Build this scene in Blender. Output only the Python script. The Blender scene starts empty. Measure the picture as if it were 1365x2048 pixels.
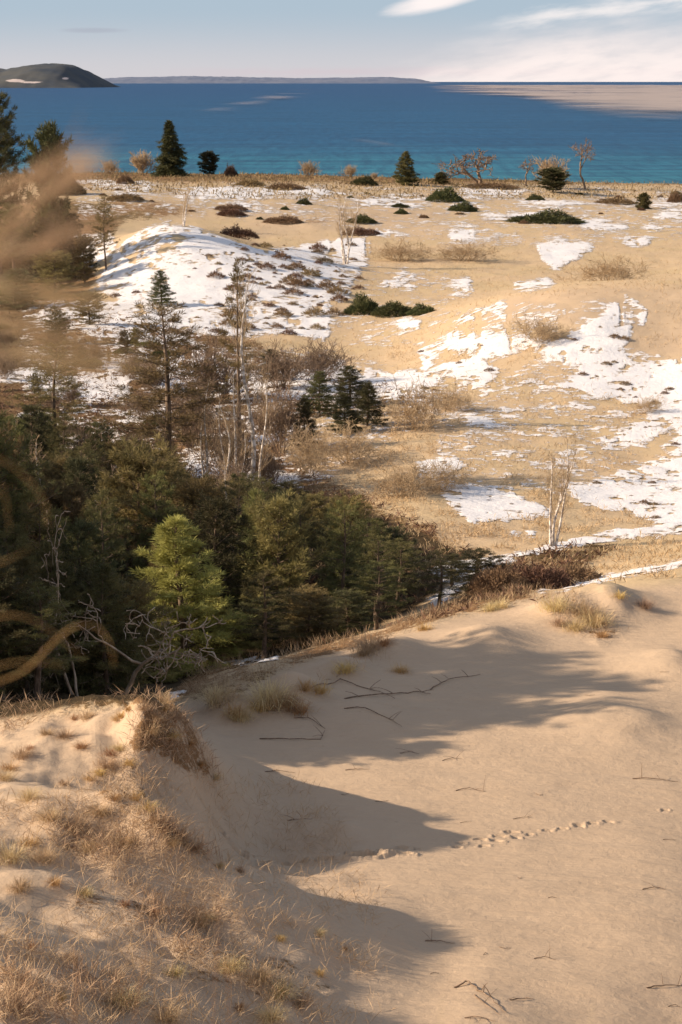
import bpy, math, random
import numpy as np
R = math.radians
# ------------------------------------------------------------------ camera
F = 4267.0                      # focal length in pixels of the 1365 x 2048 photograph
PITCH = math.atan(861.0 / F)
CAMZ = 25.0                     # metres above the lake
SC = bpy.context.scene
C = SC.collection
cam_d = bpy.data.cameras.new('camera'); cam = bpy.data.objects.new('camera', cam_d); C.objects.link(cam)
cam_d.sensor_fit = 'VERTICAL'; cam_d.sensor_height = 36; cam_d.sensor_width = 24
cam_d.lens = 36 * F / 2048
cam_d.clip_start = 0.05; cam_d.clip_end = 400000
cam_d.dof.use_dof = True; cam_d.dof.focus_distance = 55; cam_d.dof.aperture_fstop = 7.1
cam.location = (0, 0, CAMZ); cam.rotation_euler = (math.pi / 2 - PITCH, 0, 0)
SC.camera = cam
# ------------------------------------------------------------------ sun, sky, exposure
SUN_EL = R(25.7)
SD = np.array([-1.0, -0.06]); SD = SD / np.linalg.norm(SD)       # horizontal direction towards the sun
SUN_AZ = math.atan2(SD[0], SD[1])                                  # clockwise from +Y
sun_d = bpy.data.lights.new('sun', 'SUN'); sun = bpy.data.objects.new('sun', sun_d); C.objects.link(sun)
sun_d.energy = 4.6; sun_d.angle = R(0.6); sun_d.color = (1.0, 0.82, 0.62)
sun.rotation_euler = (math.pi / 2 - SUN_EL, 0, -SUN_AZ + math.pi); sun.location = (-60, 30, 60)
W = bpy.data.worlds.new('World'); SC.world = W; W.use_nodes = True
SC.view_settings.view_transform = 'Standard'; SC.view_settings.look = 'None'
SC.view_settings.exposure = 0.68; SC.view_settings.gamma = 1.0


class NT:
    """tiny helper for node trees"""
    def __init__(s, tree):
        s.t = tree; tree.nodes.clear()
    def n(s, typ, **kw):
        nd = s.t.nodes.new(typ)
        for k, v in kw.items():
            if k.startswith('_'):
                nd.inputs[k[1:].replace('_', ' ')].default_value = v
            else:
                setattr(nd, k, v)
        return nd
    def l(s, a, b):
        s.t.links.new(a, b)
    def setin(s, sock, v):
        if isinstance(v, bpy.types.NodeSocket): s.l(v, sock)
        else: sock.default_value = v
    def math(s, op, a, b=0.0, clamp=False):
        nd = s.t.nodes.new('ShaderNodeMath'); nd.operation = op; nd.use_clamp = clamp
        s.setin(nd.inputs[0], a); s.setin(nd.inputs[1], b); return nd.outputs[0]
    def mix(s, f, a, b):
        nd = s.t.nodes.new('ShaderNodeMix'); nd.data_type = 'RGBA'
        s.setin(nd.inputs[0], f)
        for i, v in ((6, a), (7, b)):
            if isinstance(v, tuple) and len(v) == 3: v = (*v, 1)
            s.setin(nd.inputs[i], v)
        return nd.outputs[2]
    def noise(s, vec, scale, detail=4, rough=0.55, out='Fac'):
        nd = s.t.nodes.new('ShaderNodeTexNoise')
        if vec is not None: s.l(vec, nd.inputs['Vector'])
        nd.inputs['Scale'].default_value = scale; nd.inputs['Detail'].default_value = detail
        nd.inputs['Roughness'].default_value = rough
        return nd.outputs[out]
    def ramp(s, f, lo, hi, a=0.0, b=1.0):
        nd = s.t.nodes.new('ShaderNodeMapRange'); nd.interpolation_type = 'SMOOTHSTEP'
        s.setin(nd.inputs[0], f)
        for i, v in enumerate((lo, hi, a, b)): nd.inputs[i + 1].default_value = v
        return nd.outputs[0]


def build_world():
    t = NT(W.node_tree)
    out = t.n('ShaderNodeOutputWorld')
    sky = t.n('ShaderNodeTexSky', sky_type='NISHITA', sun_disc=False)
    sky.sun_elevation = SUN_EL; sky.sun_rotation = SUN_AZ
    sky.air_density = 1.0; sky.dust_density = 1.2; sky.ozone_density = 1.5; sky.altitude = 200
    bg = t.n('ShaderNodeBackground'); bg.inputs['Strength'].default_value = 0.10
    geo = t.n('ShaderNodeTexCoord')
    sep = t.n('ShaderNodeSeparateXYZ'); t.l(geo.outputs['Generated'], sep.inputs[0])
    X, Y, Z = sep.outputs
    az = t.math('ARCTAN2', X, Y); el = t.math('ARCSINE', Z)
    # sky colour low over the lake: pale blue going to a pinkish cream at the horizon
    low = t.mix(t.ramp(el, 0.0, 0.035), (4.25, 4.1, 4.35), (2.6, 3.3, 4.05))
    low = t.mix(t.ramp(el, 0.035, 0.30), low, (1.6, 2.1, 2.8))
    nearh = t.ramp(el, 0.05, 0.35, 1.0, 0.0)
    base = t.mix(t.math('MULTIPLY', nearh, 0.9), sky.outputs[0], low)
    # cloud bank over the lake to the right, thin streaks above it
    cmb = t.n('ShaderNodeCombineXYZ')
    t.setin(cmb.inputs[0], az)
    t.setin(cmb.inputs[1], t.math('MULTIPLY', t.math('SUBTRACT', el, t.math('MULTIPLY', az, 0.12)), 4.5))
    n1 = t.noise(cmb.outputs[0], 16, 6, 0.55)
    n2 = t.noise(cmb.outputs[0], 38, 5, 0.6)
    # upper edge of the big bank (in radians of elevation) rises to the right
    edge = t.ramp(az, 0.0, 0.13, 0.002, 0.027)
    dlt = t.math('SUBTRACT', edge, el)
    b1 = t.math('ADD', t.math('MULTIPLY', dlt, 75.0), t.math('MULTIPLY', t.math('SUBTRACT', n1, 0.5), 2.6))
    bank = t.ramp(b1, -0.9, 1.6)
    bank = t.math('MULTIPLY', bank, t.ramp(az, 0.0, 0.05))
    bank = t.math('MULTIPLY', bank, t.ramp(n2, 0.25, 0.6, 0.55, 1.0))
    # second streak
    e2 = t.math('SUBTRACT', el, t.math('ADD', t.math('MULTIPLY', az, 0.13), 0.0165))
    s2 = t.math('SUBTRACT', 1.0, t.math('ABSOLUTE', t.math('MULTIPLY', e2, 240.0)))
    s2 = t.ramp(t.math('ADD', s2, t.math('MULTIPLY', t.math('SUBTRACT', n2, 0.5), 3.0)), -0.3, 1.5)
    s2 = t.math('MULTIPLY', s2, t.ramp(az, 0.05, 0.10))
    # small cloud high in the middle
    a3 = t.math('MULTIPLY', t.math('SUBTRACT', az, 0.045), 46.0)
    e3 = t.math('MULTIPLY', t.math('SUBTRACT', t.math('SUBTRACT', el, t.math('MULTIPLY', t.math('SUBTRACT', az, 0.045), 0.22)), 0.0367), 230.0)
    d3 = t.math('ADD', t.math('MULTIPLY', a3, a3), t.math('MULTIPLY', e3, e3))
    d3 = t.math('ADD', d3, t.math('MULTIPLY', t.math('SUBTRACT', n2, 0.5), 1.4))
    c3 = t.ramp(d3, 0.0, 1.9, 1.0, 0.0)
    # pink band lying on the horizon
    e4 = t.math('MULTIPLY', t.math('SUBTRACT', el, 0.0042), 300.0)
    s4 = t.math('SUBTRACT', 1.0, t.math('ABSOLUTE', e4))
    s4 = t.ramp(t.math('ADD', s4, t.math('MULTIPLY', t.math('SUBTRACT', n2, 0.5), 2.0)), 0.0, 1.0)
    s4 = t.math('MULTIPLY', s4, t.ramp(az, -0.11, -0.02, 0.0, 0.6))
    # faint grey wisps upper left
    d5a = t.math('MULTIPLY', t.math('ADD', az, 0.113), 60.0); d5b = t.math('MULTIPLY', t.math('SUBTRACT', el, 0.0228), 700.0)
    d5 = t.math('ADD', t.math('MULTIPLY', d5a, d5a), t.math('MULTIPLY', d5b, d5b))
    c5 = t.ramp(t.math('ADD', d5, t.math('MULTIPLY', n2, 0.8)), 0.3, 1.6, 0.5, 0.0)
    # high cloud added away from the frame, for warmer fill, reflections and side views
    gen = t.math('MULTIPLY', t.ramp(t.noise(geo.outputs['Generated'], 3.0, 6, 0.6), 0.42, 0.62), t.ramp(el, 0.08, 0.3))
    gen = t.math('MULTIPLY', gen, 0.75)
    col = t.mix(s4, base, (4.2, 3.6, 3.85))
    col = t.mix(c5, col, (2.5, 2.6, 3.1))
    col = t.mix(t.math('MULTIPLY', bank, 0.85), col, (6.6, 5.8, 5.5))
    col = t.mix(t.math('MULTIPLY', s2, 0.7), col, (6.8, 6.2, 5.9))
    col = t.mix(t.math('MULTIPLY', c3, 0.95), col, (6.5, 5.9, 5.7))
    col = t.mix(gen, col, (4.6, 4.2, 3.9))
    t.l(col, bg.inputs['Color']); t.l(bg.outputs[0], out.inputs['Surface'])
build_world()

# ------------------------------------------------------------------ numpy helpers
rs = np.random.RandomState(7)
def _hash(ix, iy, seed):
    h = (ix.astype(np.int64) * 374761393 + iy.astype(np.int64) * 668265263 + seed * 1442695041) & 0x7fffffff
    h = ((h ^ (h >> 13)) * 1274126177) & 0x7fffffff
    return ((h ^ (h >> 16)) & 0xffffff) / float(0xffffff)
def vnoise(x, y, seed=0):
    ix = np.floor(x); iy = np.floor(y); fx = x - ix; fy = y - iy
    fx = fx * fx * (3 - 2 * fx); fy = fy * fy * (3 - 2 * fy)
    a = _hash(ix, iy, seed); b = _hash(ix + 1, iy, seed); c = _hash(ix, iy + 1, seed); d = _hash(ix + 1, iy + 1, seed)
    return (a + (b - a) * fx) * (1 - fy) + (c + (d - c) * fx) * fy - 0.5
def fbm(x, y, octv=4, seed=0, gain=0.5):
    v = 0; a = 1.0; s = 0
    for o in range(octv):
        ca, sa = math.cos(o * 1.1), math.sin(o * 1.1)
        v = v + a * vnoise((x * ca - y * sa) * 2 ** o + o * 17.3, (x * sa + y * ca) * 2 ** o, seed + o * 13); s += a; a *= gain
    return v / s * 1.6
def sst(x, a, b):
    t = np.clip((x - a) / (b - a), 0, 1); return t * t * (3 - 2 * t)
SP, CP = math.sin(PITCH), math.cos(PITCH)
def ray(px, py):
    x = (px - 682.5) / F; v = (1024 - py) / F
    return np.array([x, CP + v * SP, -SP + v * CP])
def wp(px, py, Y):
    d = ray(px, py); return d * (Y / d[1]) + np.array([0, 0, CAMZ])
def project(X, Y, Z):
    z = Z - CAMZ
    fw = Y * CP - z * SP; up = Y * SP + z * CP
    fw = np.where(fw < 0.05, 0.05, fw)
    return 682.5 + F * X / fw, 1024 - F * up / fw

# ------------------------------------------------------------------ terrain height
# control points: where the eye meets the ground (pixel, pixel, metres ahead) ...
SEEN = [
 # bluff edge above the lake
 (-400,352,345),(0,352,345),(200,352,345),(450,353,345),(700,360,345),(900,366,345),(1100,372,345),(1365,378,345),(1800,380,345),
 (0,372,300),(300,375,300),(600,383,300),(1000,402,300),(1365,408,300),
 (100,420,255),(300,424,255),(560,428,262),(800,440,262),(1100,452,255),(1365,455,255),
 # snowy hill
 (150,560,196),(200,535,200),(260,482,205),(330,447,210),(420,468,206),(500,497,202),(600,520,200),(690,560,192),(760,590,184),
 (300,540,190),(400,560,184),(500,590,178),(620,620,172),(400,640,166),(560,660,163),(300,630,168),(200,640,164),(700,680,160),
 (50,640,165),(-200,640,165),
 # flats behind the wood
 (0,770,130),(120,775,130),(240,790,127),(420,800,126),(600,770,130),(760,790,127),(430,935,106),(540,872,113),(100,900,110),(250,950,104),
 # right hand knoll
 (780,740,140),(850,690,147),(930,640,151),(1010,608,152),(1100,581,153),(1230,574,153),(1365,570,154),(1700,570,156),
 (960,700,138),(1080,660,141),(1180,660,138),(1300,660,139),(1000,780,125),(1150,780,124),(1300,740,130),(1365,800,120),
 (900,850,113),(1100,880,109),(1300,900,107),(950,980,96),(1150,1000,94),(1340,980,97),(850,1040,88),
 # snow track below the knoll
 (880,1150,79),(950,1125,80),(1100,1085,84),(1365,1050,88),(1000,1160,74),(1120,1180,70),(1240,1150,72),(1365,1115,74),
 # rim of the blowout
 (450,1345,53.5),(520,1328,55),(600,1310,56.5),(700,1290,57.5),(790,1265,58.5),(860,1243,59.5),(950,1222,61),(1060,1196,62.5),(1180,1180,63),(1280,1172,63),(1365,1168,63),(1600,1150,64),
 # sand floor and far slope
 (430,1420,50),(520,1400,50.3),(650,1380,51),(800,1340,53.4),(950,1310,55),(1100,1270,57.5),(1250,1240,59.5),(1365,1225,60),
 (480,1500,46.4),(650,1480,47),(800,1450,48.4),(1000,1420,49.6),(1200,1400,50.5),(1365,1380,51.5),
 (550,1560,44),(800,1560,44),(1050,1540,44.8),(1365,1530,45.6),(600,1640,41.2),(900,1640,41.2),(1200,1630,41.8),(1365,1620,42.5),
 (480,1698,38.8),(700,1700,38.9),(1000,1705,38.8),(1300,1700,39.3),(800,1770,36.4),(1100,1780,36.4),(1365,1790,36.5),
 (900,1870,33.4),(1150,1900,33),(1365,1910,33.2),(950,1970,30.8),(1200,2000,30.6),(900,2060,28.6),(1150,2080,28.9),(1365,2090,29.5),(1800,1900,34),(1800,1600,44),
 # left ridge: far lobe
 (-300,1500,38),(0,1475,39.2),(90,1440,39.2),(190,1406,39.0),(290,1390,38.8),(350,1398,39.1),
 (0,1520,38.0),(120,1500,38.6),(230,1480,39.0),(320,1440,38.9),(390,1462,39.9),(415,1500,41),
 (230,1545,38.3),(300,1530,38.7),(330,1590,38.6),(400,1580,39.8),(440,1630,40.0),
 # near lobe and spur
 (0,1575,34),(120,1580,34.2),(240,1585,34.3),(310,1625,33.7),(370,1680,33.2),
 (0,1640,33),(140,1640,33.3),(250,1670,33.0),(400,1735,32.6),(470,1742,32.2),(600,1785,32.8),(740,1822,33.4),(860,1856,33.9),
 (0,1700,31),(200,1775,31),(400,1850,30.9),(560,1900,31.0),(700,1930,31.5),(830,1935,32.0),(900,1945,31.9),
 (0,1850,27.2),(200,1915,27.4),(400,1985,27.4),(600,2040,27.8),(760,2060,28.3),
 (0,1940,24.2),(200,2020,24.4),(400,2100,24.4),(0,2048,21),(-300,1900,25),(-300,2048,20.5),(-300,1700,29.5),(-300,1600,32),
]
# ... and ground the eye does not see (pixel column, metres ahead, metres below the eye)
HID = [
 (0,238,-16.6),(300,236,-16.8),(500,230,-17.2),(700,222,-17.4),(900,215,-17.6),(1150,190,-17.6),(1365,190,-17.4),(1000,178,-17.6),
 (0,200,-17.4),(700,150,-18.8),
 (0,90,-18.6),(150,88,-18.8),(300,86,-18.8),(450,84,-18.9),(600,82,-18.9),(750,80,-18.7),
 (0,70,-18.0),(150,70,-18.2),(300,70,-18.4),(450,70,-18.4),(600,69,-18.3),(750,70,-18.1),(850,70,-17.8),(950,69,-16.9),
 (-200,52,-14.6),(0,50,-14.4),(150,50,-14.6),(280,52,-15.2),(380,56,-16.2),(0,44,-13.2),(150,45,-13.5),(280,45,-13.9),(360,45.5,-14.3),
 (0,60,-16.6),(200,60,-17.2),(380,62,-17.6),(500,63,-17.4),(650,64,-17.1),(780,65,-16.8),
 (0,36.3,-12.1),(150,36.3,-12.7),(300,36.3,-13.3),(400,36.5,-13.8),(-300,36,-11.8),(480,35.5,-13.7),(560,35.5,-14.0),(640,35.5,-14.1),(730,35,-14.0),
 (-800,50,-14.0),(-800,70,-16),(-800,100,-18),(-800,30,-12.4),(-800,22,-10.8),(-800,38,-13.0),(2200,60,-14.5),(2200,40,-14),(2200,30,-12.5),(2200,90,-18),(2200,130,-18),(2200,200,-18),(2200,345,-17.5),(-900,200,-17.5),(-900,345,-15.5),
 (682,9,-5.6),(200,9,-5.3),(1200,9,-6.2),(-400,9,-5.1),(0,14,-7.6),(400,15,-8.1),(682,5,-2.9),(0,5,-2.75),(1365,5,-3.2),(682,3,-2.05),(-500,3,-1.95),(1900,3,-2.15),(682,1.5,-1.75),(682,14,-8.0),(900,20,-10.4),(1300,20,-10.4),(1200,13,-7.8),(1900,20,-10),
 (682,430,-17.5),(-800,430,-16),(2200,430,-17.5),
]
pts = []
for a, b, Yv in SEEN:
    p = wp(a, b, Yv); pts.append((p[0] / Yv, math.log(Yv), p[2] - CAMZ))
for a, Yv, z in HID:
    pts.append(((a - 682.5) / F, math.log(Yv), z))
P = np.array(pts)
KU, KV = 3.0, 1.0
cu = P[:, 0] * KU; cv = P[:, 1] * KV
def _phi(r2): return 0.5 * r2 * np.log(r2 + 1e-12)
n_ = len(P)
A = np.zeros((n_ + 3, n_ + 3))
A[:n_, :n_] = _phi((cu[:, None] - cu[None]) ** 2 + (cv[:, None] - cv[None]) ** 2) + np.eye(n_) * 3e-3
A[:n_, n_] = 1; A[:n_, n_ + 1] = cu; A[:n_, n_ + 2] = cv; A[n_:, :n_] = A[:n_, n_:].T
sol = np.linalg.solve(A, np.concatenate([P[:, 2], [0, 0, 0]]))
GU = np.linspace(-0.42, 0.42, 421); GV = np.linspace(math.log(1.5), math.log(450), 900)
_z = np.zeros((len(GV), len(GU)))
gu = GU * KU
for i, v in enumerate(GV):
    q = _phi((gu[:, None] - cu[None]) ** 2 + (v * KV - cv[None]) ** 2)
    _z[i] = q @ sol[:n_] + sol[n_] + sol[n_ + 1] * gu + sol[n_ + 2] * v * KV
def base_height(X, Y):
    Yc = np.maximum(Y, 1.6)
    u = np.clip(X / Yc, -0.4, 0.4); v = np.clip(np.log(Yc), GV[0], GV[-1])
    fu = (u - GU[0]) / (GU[1] - GU[0]); fv = (v - GV[0]) / (GV[1] - GV[0])
    iu = np.clip(fu.astype(int), 0, len(GU) - 2); iv = np.clip(fv.astype(int), 0, len(GV) - 2)
    fu = fu - iu; fv = fv - iv
    z = (_z[iv, iu] * (1 - fu) + _z[iv, iu + 1] * fu) * (1 - fv) + (_z[iv + 1, iu] * (1 - fu) + _z[iv + 1, iu + 1] * fu) * fv
    # beside and behind the camera the dune top runs on
    r = np.hypot(X, Y)
    back = sst(-Y, -1.0, 6.0)
    z = z * (1 - back) + back * (-1.75 - 3.0 * (1 - np.exp(-np.maximum(r - 3, 0) / 60.0)))
    side = sst(np.abs(X / Yc), 0.34, 0.8) * sst(r, 2, 12) * (1 - back)
    zs = np.interp(r, [0, 3, 12, 30, 60, 120, 300, 2000], [-1.75, -1.9, -6.2, -12.6, -14.7, -16.5, -17, -17])
    return z * (1 - side) + zs * side

FEET = []
def path_pts(ctrl, step):
    out = []
    c = [wp(*q) for q in ctrl]
    for a, b in zip(c[:-1], c[1:]):
        L = np.linalg.norm((b - a)[:2]); k = max(1, int(L / step))
        for i in range(k): out.append(a + (b - a) * i / k)
    return out
rf = random.Random(5)
for i, p in enumerate(path_pts([(400,1690,38.8),(520,1698,38.7),(640,1706,38.6),(760,1708,38.7),(880,1702,39),(960,1690,39.5),(1060,1662,40.4),(1180,1640,41.2),(1250,1632,41.5),(1350,1600,42.7)], 0.36)):
    big = 1.0 if p[0] < 1.2 else 0.62
    for s in (-1, 1):
        if rf.random() < (0.8 if p[0] < 1.2 else .5):
            FEET.append((p[0] + rf.uniform(-.08, .08), p[1] + s * 0.14 + rf.uniform(-.07, .07), big * rf.uniform(.75, 1.2), rf.uniform(-.4, .4)))
FEET += [(wp(715,1710,38.6)[0], 38.5, 1.9, 0), (wp(735,1712,38.6)[0], 38.4, 1.7, .2), (wp(610,1706,38.6)[0], 38.6, 1.6, 0)]

def poly_mask(polys, blur=3, S=4):
    """polygons traced on the ground (photo pixels) -> smooth coverage map on a coarse grid"""
    x0, y0 = -400, 100
    nx, ny = (2165) // S, (2400) // S
    gx, gy = np.meshgrid(x0 + S * (np.arange(nx) + .5), y0 + S * (np.arange(ny) + .5))
    M = np.zeros((ny, nx))
    for val, pl in polys:
        ins = np.zeros_like(M, bool)
        for i in range(len(pl)):
            xa, ya = pl[i - 1]; xb, yb = pl[i]
            if ya == yb: continue
            c = ((ya > gy) != (yb > gy)) & (gx < (xb - xa) * (gy - ya) / (yb - ya) + xa)
            ins ^= c
        M[ins] = val
    for _ in range(blur):
        M = (np.roll(M, 1, 0) + np.roll(M, -1, 0) + M) / 3; M = (np.roll(M, 1, 1) + np.roll(M, -1, 1) + M) / 3
    def f(px, py):
        fx = np.clip((px - x0) / S - .5, 0, nx - 1.001); fy = np.clip((py - y0) / S - .5, 0, ny - 1.001)
        ix = fx.astype(int); iy = fy.astype(int); fx = fx - ix; fy = fy - iy
        return (M[iy, ix] * (1 - fx) + M[iy, ix + 1] * fx) * (1 - fy) + (M[iy + 1, ix] * (1 - fx) + M[iy + 1, ix + 1] * fx) * fy
    return f

SNOW = poly_mask([
 # thin scattered remains
 (.27, [(150,362),(1500,372),(1500,480),(900,500),(560,440),(150,440)]), (.27, [(640,520),(900,540),(900,690),(780,700),(640,690)]),
 (.29, [(40,600),(330,600),(420,690),(640,700),(880,745),(880,830),(600,1000),(330,980),(40,880)]), (.30, [(880,620),(1110,600),(1260,600),(1365,740),(1365,960),(1180,1000),(880,960),(860,780)]),
 # strips on the plain behind
 (.62, [(150,360),(300,364),(305,374),(230,372),(150,370)]),
 (.60, [(225,388),(270,378),(310,382),(280,396),(235,396)]),
 (.58, [(395,380),(470,372),(560,378),(655,378),(655,390),(560,392),(440,400),(350,395)]),
 (.60, [(450,408),(520,402),(530,412),(470,420)]),
 (.56, [(700,400),(780,392),(880,398),(960,402),(960,414),(850,414),(760,410),(700,412)]),
 (.64, [(925,386),(1050,383),(1050,392),(930,394)]),
 (.64, [(1030,404),(1160,402),(1165,412),(1050,414)]),
 (.58, [(960,430),(1100,428),(1120,440),(970,440)]),
 (.62, [(1160,446),(1255,446),(1250,460),(1170,460)]), (.6, [(1290,450),(1345,452),(1340,462),(1295,460)]), (.62, [(1320,418),(1400,420),(1400,432),(1320,430)]),
 (.6, [(1305,400),(1365,398),(1365,406),(1305,408)]), (.58, [(900,462),(950,460),(950,480),(900,480)]), (.56, [(720,455),(780,455),(780,470),(720,470)]),
 (.62, [(1075,488),(1180,486),(1190,500),(1140,530),(1110,540),(1080,520)]),
 (.60, [(1030,566),(1100,556),(1115,570),(1060,586),(1030,582)]), (.55, [(900,560),(945,555),(950,590),(905,600)]),
 (.52, [(780,545),(830,545),(830,575),(760,580)]), (.55, [(800,640),(840,640),(840,660),(800,660)]), (.6,[(1240,478),(1300,482),(1300,492),(1250,490)]),
 # the snowy hill
 (.62, [(185,580),(205,545),(250,480),(300,452),(330,443),(390,455),(460,480),(520,498),(600,490),(650,478),(740,478),(740,520),(715,560),(700,590),(660,610),(660,682),(560,670),(470,680),(380,660),(330,655),(260,672),(180,675),(160,640),(240,600)]),
 (.72, [(350,500),(470,500),(540,560),(500,600),(420,610),(340,575)]),
 (.54, [(140,470),(230,470),(240,500),(180,540),(150,520)]),
 (.56, [(60,620),(250,600),(360,670),(400,690),(300,690),(170,660),(70,640)]),
 (.60, [(590,600),(660,610),(660,684),(600,670)]),
 # flats in the wood
 (.66, [(-200,750),(0,742),(70,738),(110,750),(260,755),(262,790),(180,802),(110,798),(50,775),(0,770),(-200,780)]),
 (.64, [(195,724),(260,724),(270,745),(215,745)]),
 (.58, [(310,720),(420,712),(440,745),(640,738),(700,735),(770,750),(880,740),(900,790),(840,820),(770,800),(700,830),(640,800),(520,800),(430,790),(350,790),(300,760)]),
 (.57, [(30,825),(110,822),(110,840),(40,845)]),(.58, [(230,825),(340,815),(350,840),(240,845)]),
 (.64, [(500,862),(565,855),(590,870),(560,888),(510,885)]), (.64, [(365,912),(450,905),(470,940),(520,935),(600,960),(600,980),(470,965),(370,948)]),
 # knoll
 (.64, [(835,690),(900,668),(990,670),(1110,685),(1150,660),(1200,640),(1255,585),(1300,620),(1290,650),(1240,700),(1270,730),(1365,715),(1500,720),(1500,1060),(1365,1075),(1230,1015),(1160,1010),(1190,960),(1280,935),(1340,900),(1365,860),(1340,850),(1260,895),(1180,895),(1200,880),(1300,840),(1290,815),(1220,800),(1120,770),(1180,735),(1100,715),(1010,740),(950,780),(880,745),(840,770),(780,770),(840,740)]),
 (0, [(1262,660),(1300,650),(1450,600),(1450,700),(1330,712),(1272,700)]),
 (0, [(965,722),(1060,704),(1095,715),(1010,738)]),
 (0, [(1020,690),(1100,694),(1090,702),(1030,700)]),
 (0,[(885,712),(940,704),(950,716),(900,726)]),
 (.64, [(1120,960),(1200,970),(1270,940),(1365,905),(1500,900),(1500,1060),(1365,1065),(1300,1030),(1200,1020),(1160,1005)]),
 (.62, [(1180,888),(1240,872),(1310,860),(1340,855),(1290,890),(1200,902)]),
 (.56, [(905,650),(1010,595),(1015,602),(930,650)]),
 (.62, [(1000,825),(1045,822),(1050,838),(1010,838)]), (.58, [(935,842),(985,840),(985,852),(940,852)]),
 (.64, [(825,925),(915,915),(920,945),(880,960),(840,955)]),
 (.66, [(880,960),(930,972),(1020,980),(1090,1015),(1110,1035),(1040,1040),(940,1050),(905,1020),(880,985)]),
 (.58, [(1015,1065),(1080,1062),(1070,1078),(1020,1078)]),
 (.74, [(850,1145),(890,1130),(960,1120),(1060,1100),(1150,1080),(1230,1062),(1365,1050),(1500,1040),(1500,1075),(1365,1072),(1240,1080),(1130,1100),(1050,1120),(1000,1135),(950,1165),(920,1172),(885,1168)]),
 (.64, [(850,1205),(890,1175),(930,1172),(920,1185),(870,1215)]),
 (.66, [(1070,1178),(1180,1158),(1270,1140),(1365,1120),(1500,1100),(1500,1120),(1365,1134),(1250,1155),(1150,1178),(1080,1188)]),
 (.62, [(420,1322),(500,1318),(560,1312),(560,1324),(470,1332),(425,1338)]),
 (.62, [(330,1398),(350,1386),(380,1382),(372,1392),(340,1404)]),
], blur=2)
VEG = poly_mask([       # brown heath and litter
 (.95, [(-400,330),(700,335),(1765,350),(1765,386),(1000,380),(700,370),(-400,362)]),
 (.8, [(150,378),(330,380),(400,396),(300,402),(160,394)]),(.75, [(470,385),(640,386),(650,396),(480,398)]),(.7,[(860,418),(960,415),(1000,430),(900,436)]),(.8,[(900,392),(1250,393),(1365,398),(1365,402),(1200,402),(930,400)]),(.7,[(560,440),(760,430),(800,442),(620,452)]),
 (.35, [(-400,360),(1765,372),(1765,470),(900,450),(520,430),(-400,450)]),
 (.85, [(-400,420),(150,400),(250,420),(250,450),(180,520),(200,560),(150,620),(-400,640)]),
 (.75, [(200,400),(330,405),(420,425),(330,440),(230,450)]),
 (.7, [(380,440),(450,465),(540,495),(520,500),(430,480)]),
 (.8, [(-400,640),(140,600),(300,640),(520,680),(700,740),(860,800),(560,860),(560,900),(700,950),(950,1080),(950,1110),(860,1200),(500,1330),(400,1400),(-400,1480)]),
 (.3, [(520,700),(700,590),(870,600),(860,660),(760,700),(740,740)]),
 (.25, [(560,840),(860,830),(900,870),(820,900),(860,960),(900,1060),(820,1040),(640,950),(560,900)]),
 (.22, [(900,800),(1000,760),(1180,800),(1250,830),(1150,890),(1160,950),(1100,980),(1000,960),(930,900)]),
 (.15, [(880,960),(1180,960),(1150,1010),(1300,1040),(1100,1090),(880,1100)]),
 (.2, [(1000,640),(1060,610),(1150,620),(1180,640),(1120,665),(1030,665)]),
 (.85, [(930,1180),(960,1140),(1040,1108),(1180,1085),(1260,1090),(1180,1130),(1080,1175),(1000,1195)]),
 (.95, [(540,1325),(640,1290),(760,1262),(850,1225),(930,1190),(1080,1180),(1080,1196),(940,1225),(860,1248),(700,1298),(560,1335)]),
 (.6, [(380,1400),(420,1350),(560,1325),(700,1300),(560,1350),(430,1430)]),
 (.7, [(500,1410),(560,1395),(600,1410),(610,1440),(560,1425),(520,1430)]),
 (.55, [(620,1370),(700,1330),(800,1300),(760,1330),(690,1350),(640,1385)]),
 (.7, [(290,1400),(340,1395),(370,1420),(440,1560),(430,1570),(330,1520),(250,1500),(270,1460)]),
 (.5, [(190,1560),(240,1500),(330,1550),(300,1590),(230,1600),(160,1580)]),
 (.6, [(200,1590),(290,1580),(340,1640),(400,1690),(500,1745),(480,1745),(340,1700),(230,1640)]),
 (.4, [(100,1640),(240,1660),(300,1720),(220,1740),(100,1700)]),
 (.5, [(150,1780),(300,1800),(430,1850),(420,1880),(250,1860),(140,1820)]),
 (.5, [(350,1870),(600,1920),(700,1980),(600,2020),(350,1960)]),
 (.35, [(0,1900),(200,1930),(300,2000),(250,2060),(0,2060)]),
 (.45, [(0,1410),(180,1420),(60,1450),(0,1480)]),
 (.5, [(1060,1180),(1160,1190),(1250,1270),(1200,1290),(1120,1240),(1060,1205)]),
], blur=4)
MEAD = poly_mask([      # tan dry grass
 (1.0, [(-400,350),(1765,360),(1765,1170),(1365,1165),(1100,1190),(700,1290),(400,1400),(-400,1480)]),
 (.25, [(1010,590),(1250,575),(1450,575),(1450,700),(1300,720),(1200,700),(1100,640),(950,660)]),
 (.45, [(440,400),(900,420),(900,470),(520,470)]),
], blur=5)
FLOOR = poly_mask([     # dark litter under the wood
 (.42, [(-400,600),(60,600),(180,690),(360,655),(520,690),(740,755),(600,830),(600,900),(360,860),(-400,820)]),  # dark side of the double-exposure veil's edge, put into the ground colour
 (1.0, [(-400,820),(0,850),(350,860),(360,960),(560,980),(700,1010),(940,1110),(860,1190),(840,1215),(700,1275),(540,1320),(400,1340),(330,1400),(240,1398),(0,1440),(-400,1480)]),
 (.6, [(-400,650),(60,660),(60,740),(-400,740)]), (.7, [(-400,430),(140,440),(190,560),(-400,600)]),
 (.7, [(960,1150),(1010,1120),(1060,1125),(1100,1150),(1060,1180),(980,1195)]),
], blur=5)

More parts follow.
